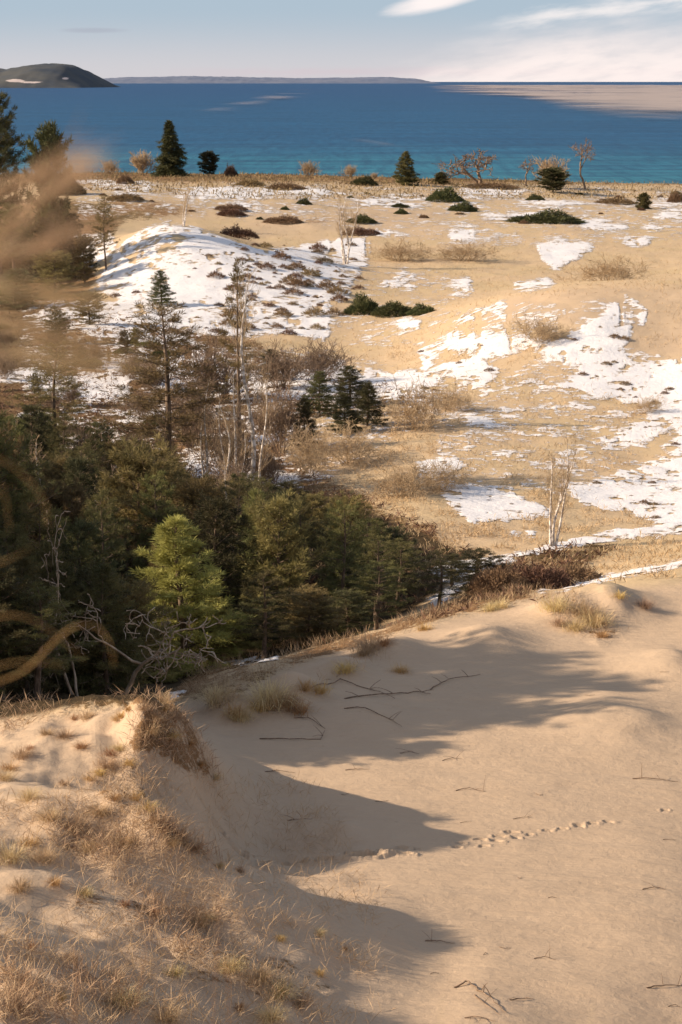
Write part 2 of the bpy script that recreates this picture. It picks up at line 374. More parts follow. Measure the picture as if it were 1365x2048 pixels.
HUMPS = [(float(wp(a, b, c)[0]), c, h_, s_) for a, b, c, h_, s_ in [(285, 1393, 39.0, .6, .55), (1215, 1195, 60.5, .75, 1.1), (1110, 1225, 60, .35, .8), (1330, 1330, 54, .35, 1.0), (560, 1400, 50, .45, .7), (600, 1390, 50.8, .35, .6),  # first hump added on the summit to draw out the ridge's cast shadow
    (690, 1345, 53, .4, .7), (460, 1430, 49.3, .4, .6), (800, 1310, 55.5, .35, .7), (740, 1440, 48.8, .22, .9), (980, 1290, 56.5, .4, 1.0), (690, 1660, 40.3, .16, .35), (1240, 1440, 48.6, .3, 1.3)]]
def height(X, Y, fine=False):
    r = np.hypot(X, Y)
    z = base_height(X, Y)
    z = z + 0.9 * fbm(X / 60, Y / 60, 3, 3) * sst(r, 150, 320) + 0.35 * fbm(X / 14, Y / 14, 4, 9) * sst(r, 64, 100)
    z = z + 0.10 * fbm(X / 3.1, Y / 3.1, 4, 21) * sst(r, 10, 30) * (1 - .6 * sst(Y, 34, 40) * (1 - sst(Y, 52, 60)))
    lf = sst(-X / np.maximum(Y, 1), -.03, .05) * sst(Y, 11, 16) * (1 - sst(Y, 40, 44))
    z = z + lf * (.55 * fbm(X / 3.2 + Y * .12, Y / 2.6, 3, 141) + .22 * fbm(X / .9, Y / .9, 3, 143))
    for bx, by, bh, bs in HUMPS:
        z = z + bh * np.exp(-((X - bx) / bs) ** 2 - ((Y - by) / (bs * 1.5)) ** 2) * (1 + .25 * fbm(X / .8, Y / .8, 2, 55))
    # the bluff falls to the lake
    edge = 362 + 10 * fbm(X / 50, X * 0 + 3.3, 3, 5) + 0.00003 * X * X
    shore = sst(Y, edge, edge + 30)
    z = z * (1 - shore) + shore * -(CAMZ + 3.0)
    return z + CAMZ
def gsurf(X, Y):
    """height of the finished ground sheet"""
    th = np.arctan2(X, Y); r = np.hypot(X, Y)
    it = np.clip(np.searchsorted(GTH, th) - 1, 0, len(GTH) - 2); ir = np.clip(np.searchsorted(GRR, r) - 1, 0, len(GRR) - 2)
    ft = (th - GTH[it]) / (GTH[it + 1] - GTH[it]); fr = np.clip((r - GRR[ir]) / (GRR[ir + 1] - GRR[ir]), 0, 1)
    return (GZ[ir, it] * (1 - ft) + GZ[ir, it + 1] * ft) * (1 - fr) + (GZ[ir + 1, it] * (1 - ft) + GZ[ir + 1, it + 1] * ft) * fr
def ground(X, Y):
    return float(gsurf(np.array([float(X)]), np.array([float(Y)]))[0])
def hit(px, py, y0=8.0, y1=362.0):
    d = ray(px, py); Ys = np.exp(np.linspace(math.log(y0), math.log(y1), 2500)); s = Ys / d[1]
    z = gsurf(d[0] * s, Ys); rz = d[2] * s + CAMZ
    k = np.argmax(rz < z)
    if rz[k] >= z[k]: k = len(Ys) - 1
    return np.array([d[0] * s[k], Ys[k], z[k]])
def at(px, Y):
    X = (px - 682.5) / F * Y * 1.0
    for _ in range(3):       # correct for the camera's tilt
        z = ground(X, Y); fw = Y * CP - (z - CAMZ) * SP; X = (px - 682.5) / F * fw
    return np.array([X, Y, ground(X, Y)])
def top_z(py, Y):
    d = ray(682.5, py); return CAMZ + d[2] * Y / d[1]

# ------------------------------------------------------------------ mesh builder
class MB:
    def __init__(s): s.v = []; s.q = []; s.t = []; s.n = 0
    def add(s, v, q=None, t=None):
        v = np.asarray(v, float).reshape(-1, 3)
        if q is not None and len(q): s.q.append(np.asarray(q, int).reshape(-1, 4) + s.n)
        if t is not None and len(t): s.t.append(np.asarray(t, int).reshape(-1, 3) + s.n)
        s.v.append(v); s.n += len(v)
    def tube(s, pts, rad, k=4):
        pts = np.asarray(pts, float); n = len(pts); rad = np.broadcast_to(rad, (n,))
        tg = np.gradient(pts, axis=0); tg /= np.linalg.norm(tg, axis=1)[:, None] + 1e-9
        ref = np.where(np.abs(tg[:, 2:3]) > .9, np.array([[1., 0, 0]]), np.array([[0, 0, 1.]]))
        a = np.cross(tg, ref); a /= np.linalg.norm(a, axis=1)[:, None] + 1e-9; b = np.cross(tg, a)
        an = np.arange(k) * 2 * math.pi / k
        ring = pts[:, None] + rad[:, None, None] * (a[:, None] * np.cos(an)[None, :, None] + b[:, None] * np.sin(an)[None, :, None])
        i = np.arange(n - 1)[:, None] * k; j = np.arange(k)[None]; j2 = (j + 1) % k
        q = np.stack([i + j, i + j2, i + k + j2, i + k + j], -1).reshape(-1, 4)
        s.add(ring.reshape(-1, 3), q)
    def blades(s, P0, D, L, Wd, rng, bend=0.0):
        """thin pointed leaves from P0 along D"""
        P0 = np.asarray(P0, float); D = np.asarray(D, float); n = len(P0)
        D = D / (np.linalg.norm(D, axis=1)[:, None] + 1e-9)
        L = np.broadcast_to(L, (n,)); Wd = np.broadcast_to(Wd, (n,))
        sd = np.cross(D, rng.normal(size=(n, 3))); sd /= np.linalg.norm(sd, axis=1)[:, None] + 1e-9
        tip = P0 + D * L[:, None]
        if bend: tip[:, 2] -= bend * L
        mid = P0 + D * (L * .5)[:, None]
        v = np.stack([P0, mid - sd * Wd[:, None] / 2, tip, mid + sd * Wd[:, None] / 2], 1).reshape(-1, 3)
        q = np.arange(n * 4).reshape(-1, 4)
        s.add(v, q)
    def mesh(s, name):
        me = bpy.data.meshes.new(name)
        V = np.concatenate(s.v); Q = np.concatenate(s.q) if s.q else np.zeros((0, 4), int); T = np.concatenate(s.t) if s.t else np.zeros((0, 3), int)
        me.vertices.add(len(V)); me.vertices.foreach_set('co', V.astype(np.float32).ravel())
        nl = len(Q) * 4 + len(T) * 3
        me.loops.add(nl); me.loops.foreach_set('vertex_index', np.concatenate([Q.ravel(), T.ravel()]).astype(np.int32))
        tot = np.concatenate([np.full(len(Q), 4), np.full(len(T), 3)]).astype(np.int32)
        me.polygons.add(len(tot)); me.polygons.foreach_set('loop_start', (np.cumsum(tot) - tot).astype(np.int32))
        try: me.polygons.foreach_set('loop_total', tot)
        except Exception: pass
        me.update(calc_edges=True)
        return me
def link(name, me, mat, parent=None, smooth=False):
    o = bpy.data.objects.new(name, me); C.objects.link(o)
    if mat is not None and not me.materials: me.materials.append(mat)
    if smooth: me.polygons.foreach_set('use_smooth', np.ones(len(me.polygons), bool))
    if parent: o.parent = parent
    return o
def tag(o, label=None, cat=None, group=None, kind=None):
    for k, v in (('label', label), ('category', cat), ('group', group), ('kind', kind)):
        if v: o[k] = v
    return o
def copy_tree(o, parent=None):
    c = o.copy(); C.objects.link(c)
    if parent: c.parent = parent
    for ch in o.children: copy_tree(ch, c)
    return c

# ------------------------------------------------------------------ materials
def new_mat(name):
    m = bpy.data.materials.new(name); m.use_nodes = True
    t = NT(m.node_tree); out = t.n('ShaderNodeOutputMaterial'); b = t.n('ShaderNodeBsdfPrincipled')
    t.l(b.outputs[0], out.inputs['Surface']); b.inputs['Specular IOR Level'].default_value = 0.15
    b.inputs['Roughness'].default_value = .85
    return m, t, b, out
def ground_mat():
    m, t, b, out = new_mat('sand_and_heath')
    g = t.n('ShaderNodeNewGeometry').outputs['Position']
    def attr(n): return t.n('ShaderNodeAttribute', attribute_name=n).outputs['Fac']
    veg, mead, flo = attr('veg'), attr('mead'), attr('flo')
    nL = t.noise(g, .13, 4); nM = t.noise(g, 1.1, 6, .6); nS = t.noise(g, 7, 6, .65); nX = t.noise(g, 60, 3, .6)
    sand = t.mix(nM, (.46, .335, .225), (.545, .41, .285))
    sand = t.mix(t.ramp(nX, .35, .7), sand, (.49, .36, .245))
    sand = t.mix(t.ramp(nS, .62, .74, 0, .5), sand, (.36, .25, .16))
    tan = t.mix(nM, (.50, .365, .225), (.60, .45, .29))
    tan = t.mix(t.ramp(nS, .45, .7, 0, .55), tan, (.42, .29, .165))
    tan = t.mix(t.ramp(nL, .4, .65, 0, .4), tan, (.48, .37, .20))
    brown = t.mix(nS, (.15, .08, .04), (.33, .20, .10))
    brown = t.mix(t.ramp(nL, .45, .6, 0, .6), brown, (.085, .07, .03))
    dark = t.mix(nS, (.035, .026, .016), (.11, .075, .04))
    mk = t.math('ADD', veg, t.math('MULTIPLY', t.math('SUBTRACT', nM, .5), 1.1))
    mk = t.math('ADD', mk, t.math('MULTIPLY', t.math('SUBTRACT', nS, .5), 1.3))
    c = t.mix(mead, sand, tan)
    c = t.mix(t.ramp(mk, .52, .72), c, brown)
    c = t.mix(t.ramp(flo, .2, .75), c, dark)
    t.l(c, b.inputs['Base Color']); b.inputs['Roughness'].default_value = .95; b.inputs['Specular IOR Level'].default_value = .05
    wv = t.n('ShaderNodeTexNoise'); mp = t.n('ShaderNodeMapping'); t.l(g, mp.inputs[0]); mp.inputs['Rotation'].default_value = (0, 0, .25)
    mp.inputs['Scale'].default_value = (.25, 1.7, 1); t.l(mp.outputs[0], wv.inputs['Vector']); wv.inputs['Scale'].default_value = 2.4; wv.inputs['Detail'].default_value = 5
    h = t.math('ADD', t.math('MULTIPLY', nS, .03), t.math('MULTIPLY', wv.outputs[0], .07))
    h = t.math('ADD', h, t.math('MULTIPLY', nX, .006))
    h = t.math('ADD', h, t.math('MULTIPLY', t.math('MULTIPLY', t.math('MULTIPLY', nS, veg), nM), .35))
    bp = t.n('ShaderNodeBump'); bp.inputs['Strength'].default_value = .8; bp.inputs['Distance'].default_value = 1.0
    t.l(h, bp.inputs['Height']); t.l(bp.outputs[0], b.inputs['Normal'])
    return m
def snow_mat():
    m, t, b, out = new_mat('old_snow')
    g = t.n('ShaderNodeNewGeometry').outputs['Position']
    nS = t.noise(g, 3.5, 6, .65); nM = t.noise(g, .7, 4)
    mk = t.n('ShaderNodeAttribute', attribute_name='deep').outputs['Fac']
    nE = t.noise(g, 1.5, 7, .78); nF = t.noise(g, .45, 3, .6)
    ed = t.math('ADD', mk, t.math('MULTIPLY', t.math('SUBTRACT', nE, .5), 1.9))
    ed = t.math('ADD', ed, t.math('MULTIPLY', t.math('SUBTRACT', nF, .5), .6))
    c = t.mix(nM, (.70, .675, .665), (.80, .775, .765)); c = t.mix(t.ramp(nS, .60, .74, 0, .55), c, (.56, .43, .31))
    c = t.mix(t.ramp(ed, 0, .16), (.56, .46, .36), c)
    tp = t.n('ShaderNodeBsdfTransparent'); mx = t.n('ShaderNodeMixShader'); t.l(t.ramp(ed, -.03, .05), mx.inputs[0]); t.l(tp.outputs[0], mx.inputs[1]); t.l(b.outputs[0], mx.inputs[2]); t.l(mx.outputs[0], out.inputs['Surface'])
    t.l(c, b.inputs['Base Color']); b.inputs['Roughness'].default_value = .8
    bp = t.n('ShaderNodeBump'); bp.inputs['Strength'].default_value = .8; bp.inputs['Distance'].default_value = 1
    t.l(t.math('MULTIPLY', nS, .07), bp.inputs['Height']); t.l(bp.outputs[0], b.inputs['Normal'])
    return m
def leaf_mat(name, ca, cb, scale=1.2, transl=.25, rv=.3):
    m, t, b, out = new_mat(name)
    oi = t.n('ShaderNodeObjectInfo'); g = t.n('ShaderNodeNewGeometry').outputs['Position']
    n = t.noise(g, scale, 3, .6)
    c = t.mix(t.ramp(n, .3, .7), ca, cb)
    hs = t.n('ShaderNodeHueSaturation'); t.l(c, hs.inputs['Color'])
    t.l(t.math('ADD', t.math('MULTIPLY', oi.outputs['Random'], rv * 2), 1 - rv), hs.inputs['Value'])
    t.l(t.math('ADD', t.math('MULTIPLY', oi.outputs['Random'], .05), .475), hs.inputs['Hue'])
    t.l(hs.outputs[0], b.inputs['Base Color']); b.inputs['Roughness'].default_value = .7
    if transl:
        tr = t.n('ShaderNodeBsdfTranslucent'); t.l(hs.outputs[0], tr.inputs[0]); mx = t.n('ShaderNodeMixShader'); mx.inputs[0].default_value = transl
        t.l(b.outputs[0], mx.inputs[1]); t.l(tr.outputs[0], mx.inputs[2]); t.l(mx.outputs[0], out.inputs['Surface'])
    return m
def bark_mat(name, ca, cb, scale=6, stretch=(1, 1, .3)):
    m, t, b, out = new_mat(name)
    tc = t.n('ShaderNodeTexCoord'); mp = t.n('ShaderNodeMapping'); t.l(tc.outputs['Object'], mp.inputs[0]); mp.inputs['Scale'].default_value = stretch
    n = t.noise(mp.outputs[0], scale, 5, .65)
    t.l(t.mix(t.ramp(n, .42, .6), ca, cb), b.inputs['Base Color'])
    return m
M_ground, M_snow = ground_mat(), snow_mat()
M_pine = leaf_mat('pine_needles', (.085, .085, .034), (.19, .165, .065), 1.0)
M_dark = leaf_mat('dark_needles', (.055, .058, .028), (.12, .108, .046), 1.0, .15)
M_olive = leaf_mat('olive_needles', (.13, .105, .045), (.27, .20, .085), 1.0)
M_bright = leaf_mat('young_pine_needles', (.24, .20, .06), (.46, .40, .14), 1.5, .3, .1)
M_stem = leaf_mat('golden_stem', (.30, .17, .07), (.40, .25, .11), 3, .15)
M_juni = leaf_mat('juniper_leaves', (.05, .06, .025), (.12, .11, .045), 2.0)
M_dry = leaf_mat('dry_grass', (.42, .24, .09), (.62, .42, .21), 6, .3)
M_rust = leaf_mat('rusty_grass', (.40, .28, .15), (.64, .47, .28), 4, .2)
M_pale = leaf_mat('pale_grass', (.50, .36, .20), (.66, .50, .30), 5, .3)
M_brownleaf = leaf_mat('brown_leaves', (.14, .085, .05), (.28, .18, .10), 3, .15)
M_bark = bark_mat('pine_bark', (.10, .07, .05), (.22, .155, .11))
M_greyb = bark_mat('grey_bark', (.20, .15, .115), (.38, .30, .24))
M_twig = bark_mat('brown_twigs', (.16, .11, .075), (.30, .21, .145))
M_birch = bark_mat('birch_bark', (.34, .28, .23), (.84, .76, .68), 5, (1, 1, 1.2))
M_silver = bark_mat('silver_deadwood', (.28, .21, .15), (.50, .40, .30))
M_tantwig = bark_mat('tan_twigs', (.38, .27, .16), (.54, .40, .25))

# ------------------------------------------------------------------ the ground sheet
def build_ground():
    half = math.atan(750 / F)
    th = np.linspace(-half, half, 1150)
    sidea = half + (math.pi - half) * (np.linspace(0, 1, 150)[1:]) ** 2.2
    th = np.concatenate([-sidea[::-1], th, sidea])
    rr = [0.4]
    while rr[-1] < 3500:
        r = rr[-1]
        if r < 12: s = r * .02 + .02
        elif r < 24: s = .10
        elif r < 64: s = .062
        elif r < 110: s = .16
        elif r < 210: s = .40
        elif r < 400: s = .9
        else: s = r * .05
        rr.append(r + s)
    rr = np.array(rr)
    TH, RR = np.meshgrid(th, rr)
    X = np.sin(TH) * RR; Y = np.cos(TH) * RR
    Z = height(X, Y)
    front = (Y > 5) & (np.abs(TH) < .6)
    px, py = project(X, np.maximum(Y, .1), Z)
    vis = front.astype(float)
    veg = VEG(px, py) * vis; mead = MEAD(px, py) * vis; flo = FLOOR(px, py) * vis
    far = sst(RR, 70, 110); mead = np.where(front, mead, far); veg = np.where(front, veg, .4 * far)
    # rough hummocks where things grow; wind ribs on the open sand
    Z = Z + (.22 * veg * np.abs(fbm(X / .9, Y / .9, 4, 31)) * (1 - .6 * sst(RR, 90, 160)) + .05 * mead * (1 - sst(RR, 66, 100)) * fbm(X / .9, Y / .9, 3, 41)) * sst(RR, 8, 14)
    Z = Z + .14 * sst(RR, 66, 90) * np.abs(fbm(X / 3.4, Y / 4.0, 3, 77)) * (1 - sst(RR, 340, 360))
    opn = (1 - mead) * sst(RR, 10, 20)
    Z = Z + opn * (.05 * fbm(X / 2.4 + Y * .1, Y / .7, 3, 51) + .012 * fbm(X / .35, Y / .2, 2, 61))
    # footprints
    for fx, fy, fs, fa in FEET:
        m = (np.abs(X - fx) < .6) & (np.abs(Y - fy) < .6)
        dx = (X[m] - fx); dy = (Y[m] - fy)
        ca, sa = math.cos(fa), math.sin(fa); ex = (dx * ca + dy * sa) / (.17 * fs); ey = (-dx * sa + dy * ca) / (.085 * fs)
        d = np.sqrt(ex ** 2 + ey ** 2) + .5 * fbm(X[m] * 9, Y[m] * 9, 2, 8)
        Z[m] += -.13 * fs * (1 - sst(d, .5, 1.15)) + .035 * fs * np.exp(-((d - 1.4) / .35) ** 2)
    global GZ, GTH, GRR
    GZ, GTH, GRR = Z.copy(), th, rr
    ny, nx = X.shape
    V = np.stack([X, Y, Z], -1).reshape(-1, 3)
    i = np.arange(ny - 1)[:, None] * nx; j = np.arange(nx - 1)[None]
    Q = np.stack([i + j, i + j + 1, i + nx + j + 1, i + nx + j], -1).reshape(-1, 4)
    mb = MB(); mb.add(V, Q); me = mb.mesh('ground')
    o = link('ground', me, M_ground, smooth=True); tag(o, kind='structure')
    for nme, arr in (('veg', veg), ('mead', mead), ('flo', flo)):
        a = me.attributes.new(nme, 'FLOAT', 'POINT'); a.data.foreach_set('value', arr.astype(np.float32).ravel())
    # snow: a sheet that surfaces through the ground where it lies deep enough
    cov = SNOW(px, py) * vis
    k = 1 + sst(RR, 120, 260) * 1.2
    Xr = X * .85 + Y * .52 + 1.6 * fbm(X / 3.7, Y / 4.1, 3, 201); Yr = -X * .52 + Y * .85 + 1.6 * fbm(X / 3.3, Y / 4.6, 3, 203)
    n = fbm(Xr / (2.6 * k), Yr / (2.6 * k), 4, 91) * .42 + fbm(Xr / (.5 * k), Yr / (.6 * k), 4, 95) * .5
    tus = sst(fbm(X / (.45 * k), Y / (.8 * k), 2, 133), .22, .5) * .30
    mk = cov + n * np.clip(cov * 2, 0, 1) * .95 - tus + .10
    dep = .012 + np.clip((mk - .43) * .2, 0, .03)
    Zs = Z + dep * (1 + sst(RR, 100, 300) * .8)
    q = Q.reshape(ny - 1, nx - 1, 4)
    keep = (mk > .22); kq = keep[:-1, :-1] | keep[1:, :-1] | keep[:-1, 1:] | keep[1:, 1:]
    Qs = q[kq]; used = np.unique(Qs); remap = np.zeros(ny * nx, int); remap[used] = np.arange(len(used))
    mb = MB(); mb.add(np.stack([X, Y, Zs], -1).reshape(-1, 3)[used], remap[Qs]); me = mb.mesh('snow'); da = me.attributes.new('deep', 'FLOAT', 'POINT'); da.data.foreach_set('value', (mk - .45).ravel()[used].astype(np.float32))
    o = link('snow', me, M_snow, smooth=True); tag(o, kind='structure')
build_ground()

# ------------------------------------------------------------------ lake, far shores
def build_lake():
    m, t, b, out = new_mat('lake_water')
    g = t.n('ShaderNodeNewGeometry').outputs['Position']
    sp = t.n('ShaderNodeSeparateXYZ'); t.l(g, sp.inputs[0]); Yp = sp.outputs[1]
    mp = t.n('ShaderNodeMapping'); t.l(g, mp.inputs[0]); mp.inputs['Scale'].default_value = (.2, 1, 1)
    n1 = t.noise(mp.outputs[0], .012, 5, .6); n2 = t.noise(mp.outputs[0], .05, 8, .75)
    lY = t.math('LOGARITHM', Yp, 10.0)
    lY = t.math('ADD', lY, t.math('MULTIPLY', t.math('SUBTRACT', n1, .5), .16))
    c = t.mix(t.ramp(lY, 2.66, 2.80), (.065, .29, .31), (.036, .20, .27))
    c = t.mix(t.ramp(lY, 2.76, 3.0), c, (.018, .105, .215))
    c = t.mix(t.ramp(lY, 3.0, 3.9), c, (.018, .075, .190))
    c = t.mix(t.ramp(n2, .35, .7, 0, .8), c, (.010, .048, .115))
    mp2 = t.n('ShaderNodeMapping'); t.l(g, mp2.inputs[0]); mp2.inputs['Scale'].default_value = (1, .07, 1)
    n4 = t.noise(mp2.outputs[0], .30, 5, .75); c = t.mix(t.ramp(n4, .42, .66, 0, .5), c, (.008, .04, .10)); c = t.mix(t.ramp(n4, .28, .42, .35, 0), c, (.07, .20, .30))
    n3 = t.noise(mp.outputs[0], .018, 5, .7); c = t.mix(t.ramp(n3, .45, .68, 0, .45), c, (.010, .045, .105))
    t.l(c, b.inputs['Base Color']); b.inputs['Roughness'].default_value = .45; b.inputs['Specular IOR Level'].default_value = .04
    bp = t.n('ShaderNodeBump'); bp.inputs['Strength'].default_value = .5; bp.inputs['Distance'].default_value = 1.0
    t.l(t.math('MULTIPLY', t.noise(mp.outputs[0], .6, 4, .6), 1.6), bp.inputs['Height']); t.l(bp.outputs[0], b.inputs['Normal'])
    mb = MB()
    ys = np.array([340, 500, 1000, 3000, 10000, 40000, 150000.]); xs = np.array([-150000, -20000, -3000, 0, 3000, 20000, 150000.])
    X, Y = np.meshgrid(xs, ys); V = np.stack([X, Y, X * 0], -1).reshape(-1, 3)
    i = np.arange(6)[:, None] * 7; j = np.arange(6)[None]
    mb.add(V, np.stack([i + j, i + j + 1, i + 8 + j, i + 7 + j], -1).reshape(-1, 4))
    tag(link('lake', mb.mesh('lake'), m), kind='structure')
build_lake()
def far_land(name, prof, D, depth, mat, seed):
    """ridge of land: profile of (pixel x, pixel y of skyline), at distance D, with real depth"""
    xs = np.array([p[0] for p in prof], float); ysk = np.array([p[1] for p in prof], float)
    n = 240; m_ = 26
    u = np.linspace(xs[0], xs[-1], n); hy = np.interp(u, xs, ysk)
    htop = np.array([max(top_z(yy, D) - 0, -8) for yy in hy])
    Xc = (u - 682.5) / F * D * 1.0
    V = np.zeros((m_, n, 3)); s = np.linspace(-1, 1, m_)
    for k in range(m_):
        prof_s = (1 - s[k] ** 2) ** .8
        yy = D + s[k] * depth
        V[k, :, 0] = Xc; V[k, :, 1] = yy
        V[k, :, 2] = -1.5 + (htop + 1.5) * prof_s * (1 + .0 * s[k])
    nz = fbm(V[..., 0] / (depth * .3), V[..., 1] / (depth * .3), 5, seed)
    V[..., 2] += nz * htop.max() * .16 * sst(V[..., 2], 3, 40)
    nz2 = fbm(V[..., 0] / 45, V[..., 1] / 45, 2, seed + 1); V[..., 2] += nz2 * 7 * sst(V[..., 2], 4, 30)
    i = np.arange(m_ - 1)[:, None] * n; j = np.arange(n - 1)[None]
    mb = MB(); mb.add(V.reshape(-1, 3), np.stack([i + j, i + j + 1, i + n + j + 1, i + n + j], -1).reshape(-1, 4))
    return tag(link(name, mb.mesh(name), mat, smooth=True), kind='structure')
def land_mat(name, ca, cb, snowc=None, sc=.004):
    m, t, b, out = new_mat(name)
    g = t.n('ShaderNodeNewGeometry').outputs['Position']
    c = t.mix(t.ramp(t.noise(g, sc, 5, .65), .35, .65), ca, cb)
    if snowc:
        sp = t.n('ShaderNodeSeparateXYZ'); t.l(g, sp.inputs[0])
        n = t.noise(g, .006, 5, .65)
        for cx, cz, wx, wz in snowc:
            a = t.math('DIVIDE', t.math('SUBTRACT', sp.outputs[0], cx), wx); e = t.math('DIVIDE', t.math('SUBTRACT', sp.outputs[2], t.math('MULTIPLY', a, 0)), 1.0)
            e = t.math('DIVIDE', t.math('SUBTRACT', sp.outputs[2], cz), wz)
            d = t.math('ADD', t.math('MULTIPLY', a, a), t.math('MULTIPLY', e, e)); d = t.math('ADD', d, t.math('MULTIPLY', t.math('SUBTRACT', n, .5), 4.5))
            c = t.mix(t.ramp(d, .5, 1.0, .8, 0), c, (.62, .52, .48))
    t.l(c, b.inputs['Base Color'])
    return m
Dh = 9500.0
def hx(px): return (px - 682.5) / F * Dh
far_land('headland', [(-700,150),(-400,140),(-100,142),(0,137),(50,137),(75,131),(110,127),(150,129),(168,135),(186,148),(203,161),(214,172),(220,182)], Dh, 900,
         land_mat('hazed_wooded_headland', (.045, .055, .070), (.085, .085, .08), [(hx(98), 28, 45, 8), (hx(125), 22, 60, 5), (hx(178), 36, 14, 6)]), 3)  # blue of distant haze mixed into the wooded land's colours
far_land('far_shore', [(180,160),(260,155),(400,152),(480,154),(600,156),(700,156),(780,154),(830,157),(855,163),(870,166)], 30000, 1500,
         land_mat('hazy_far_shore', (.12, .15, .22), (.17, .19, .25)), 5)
# ------------------------------------------------------------------ double-exposure veil over the lake, built as added low mist
def build_veil():
    m = bpy.data.materials.new('ghost_veil'); m.use_nodes = True; t = NT(m.node_tree)
    out = t.n('ShaderNodeOutputMaterial'); df = t.n('ShaderNodeBsdfDiffuse'); df.inputs[0].default_value = (.80, .66, .58, 1)
    tl = t.n('ShaderNodeBsdfTranslucent'); tl.inputs[0].default_value = (.80, .66, .58, 1); tp = t.n('ShaderNodeBsdfTransparent')
    m1 = t.n('ShaderNodeMixShader'); m1.inputs[0].default_value = .4; t.l(df.outputs[0], m1.inputs[1]); t.l(tl.outputs[0], m1.inputs[2])
    g = t.n('ShaderNodeNewGeometry').outputs['Position']; a = t.n('ShaderNodeAttribute', attribute_name='thick').outputs['Fac']
    mp = t.n('ShaderNodeMapping'); t.l(g, mp.inputs[0]); mp.inputs['Scale'].default_value = (1, .35, 1)
    n = t.noise(mp.outputs[0], .0032, 6, .6)
    n2 = t.noise(mp.outputs[0], .02, 4, .6)
    al = t.math('ADD', a, t.math('MULTIPLY', t.math('SUBTRACT', n, .5), 3.2)); al = t.math('ADD', al, t.math('MULTIPLY', t.math('SUBTRACT', n2, .5), .5))
    al = t.math('MULTIPLY', t.math('MULTIPLY', t.ramp(al, .15, 1.25), .72), t.ramp(a, 0.0, .35))
    m2 = t.n('ShaderNodeMixShader'); t.l(al, m2.inputs[0]); t.l(tp.outputs[0], m2.inputs[1]); t.l(m1.outputs[0], m2.inputs[2]); t.l(m2.outputs[0], out.inputs['Surface'])
    k = 0
    for bx, lab in VEIL:
        # bx: traced on the water: rows of (px, upper py, lower py)
        b = np.array(bx, float); n_x = 90; n_y = 40
        u = np.linspace(b[0, 0], b[-1, 0], n_x); hi = np.interp(u, b[:, 0], b[:, 1]); lo = np.interp(u, b[:, 0], b[:, 2])
        v = np.linspace(0, 1, n_y)[:, None]
        py = lo[None] + (hi - lo)[None] * v; px = np.broadcast_to(u[None], py.shape)
        yv = (1024 - py) / F; dY = CP + yv * SP; dZ = -SP + yv * CP
        sc = np.minimum((CAMZ - 2) / np.maximum(-dZ, 1e-5), 14000)
        X = (px - 682.5) / F * sc; Y = dY * sc
        e = np.clip(np.minimum(v, 1 - v) * 2.0, 0, 1) * np.clip(np.minimum(np.linspace(0, 1, n_x), 1 - (np.linspace(0, 1, n_x) if u[-1] < 1360 else 0))[None] * 2.5, 0, 1)
        if bx[0][1] < 168: e = np.clip(v * 2.0, 0, 1) * np.clip(np.linspace(0, 1, n_x)[None] * 4, 0, 1)
        Z = 2 + e * 1.6 * (.6 + fbm(X / 60, Y / 160, 3, 5 + k)); k += 1
        i = np.arange(n_y - 1)[:, None] * n_x; j = np.arange(n_x - 1)[None]
        mb = MB(); mb.add(np.stack([X, Y, Z], -1).reshape(-1, 3), np.stack([i + j, i + j + 1, i + n_x + j + 1, i + n_x + j], -1).reshape(-1, 4))
        me = mb.mesh('veil_bank'); at_ = me.attributes.new('thick', 'FLOAT', 'POINT'); at_.data.foreach_set('value', (e * lab[1]).astype(np.float32).ravel())
        tag(link('veil_bank', me, m, smooth=True), lab[0], 'mist', kind='stuff')
VEIL = [([(820,165.5,180),(900,165.5,190),(1000,165.5,198),(1080,165.5,215),(1160,165.5,238),(1240,165.5,250),(1365,165.5,256),(1500,165.5,262)], ('wide band of pale pinkish double-exposure veil over the right half of the lake', 1.0)),
        ([(330,218,232),(420,208,232),(480,196,226),(560,178,214),(620,172,200),(665,168,186)], ('slanting streak of pale double-exposure veil over the lake left of the middle', .5)),
        ([(660,268,285),(720,272,296),(800,285,306),(850,294,310)], ('faint thin streak of double-exposure veil over the middle of the lake', .3)),
        ([(140,296,318),(190,288,316),(235,282,304)], ('small pale wisp of double-exposure veil low over the water at the left', .35))]
build_veil()

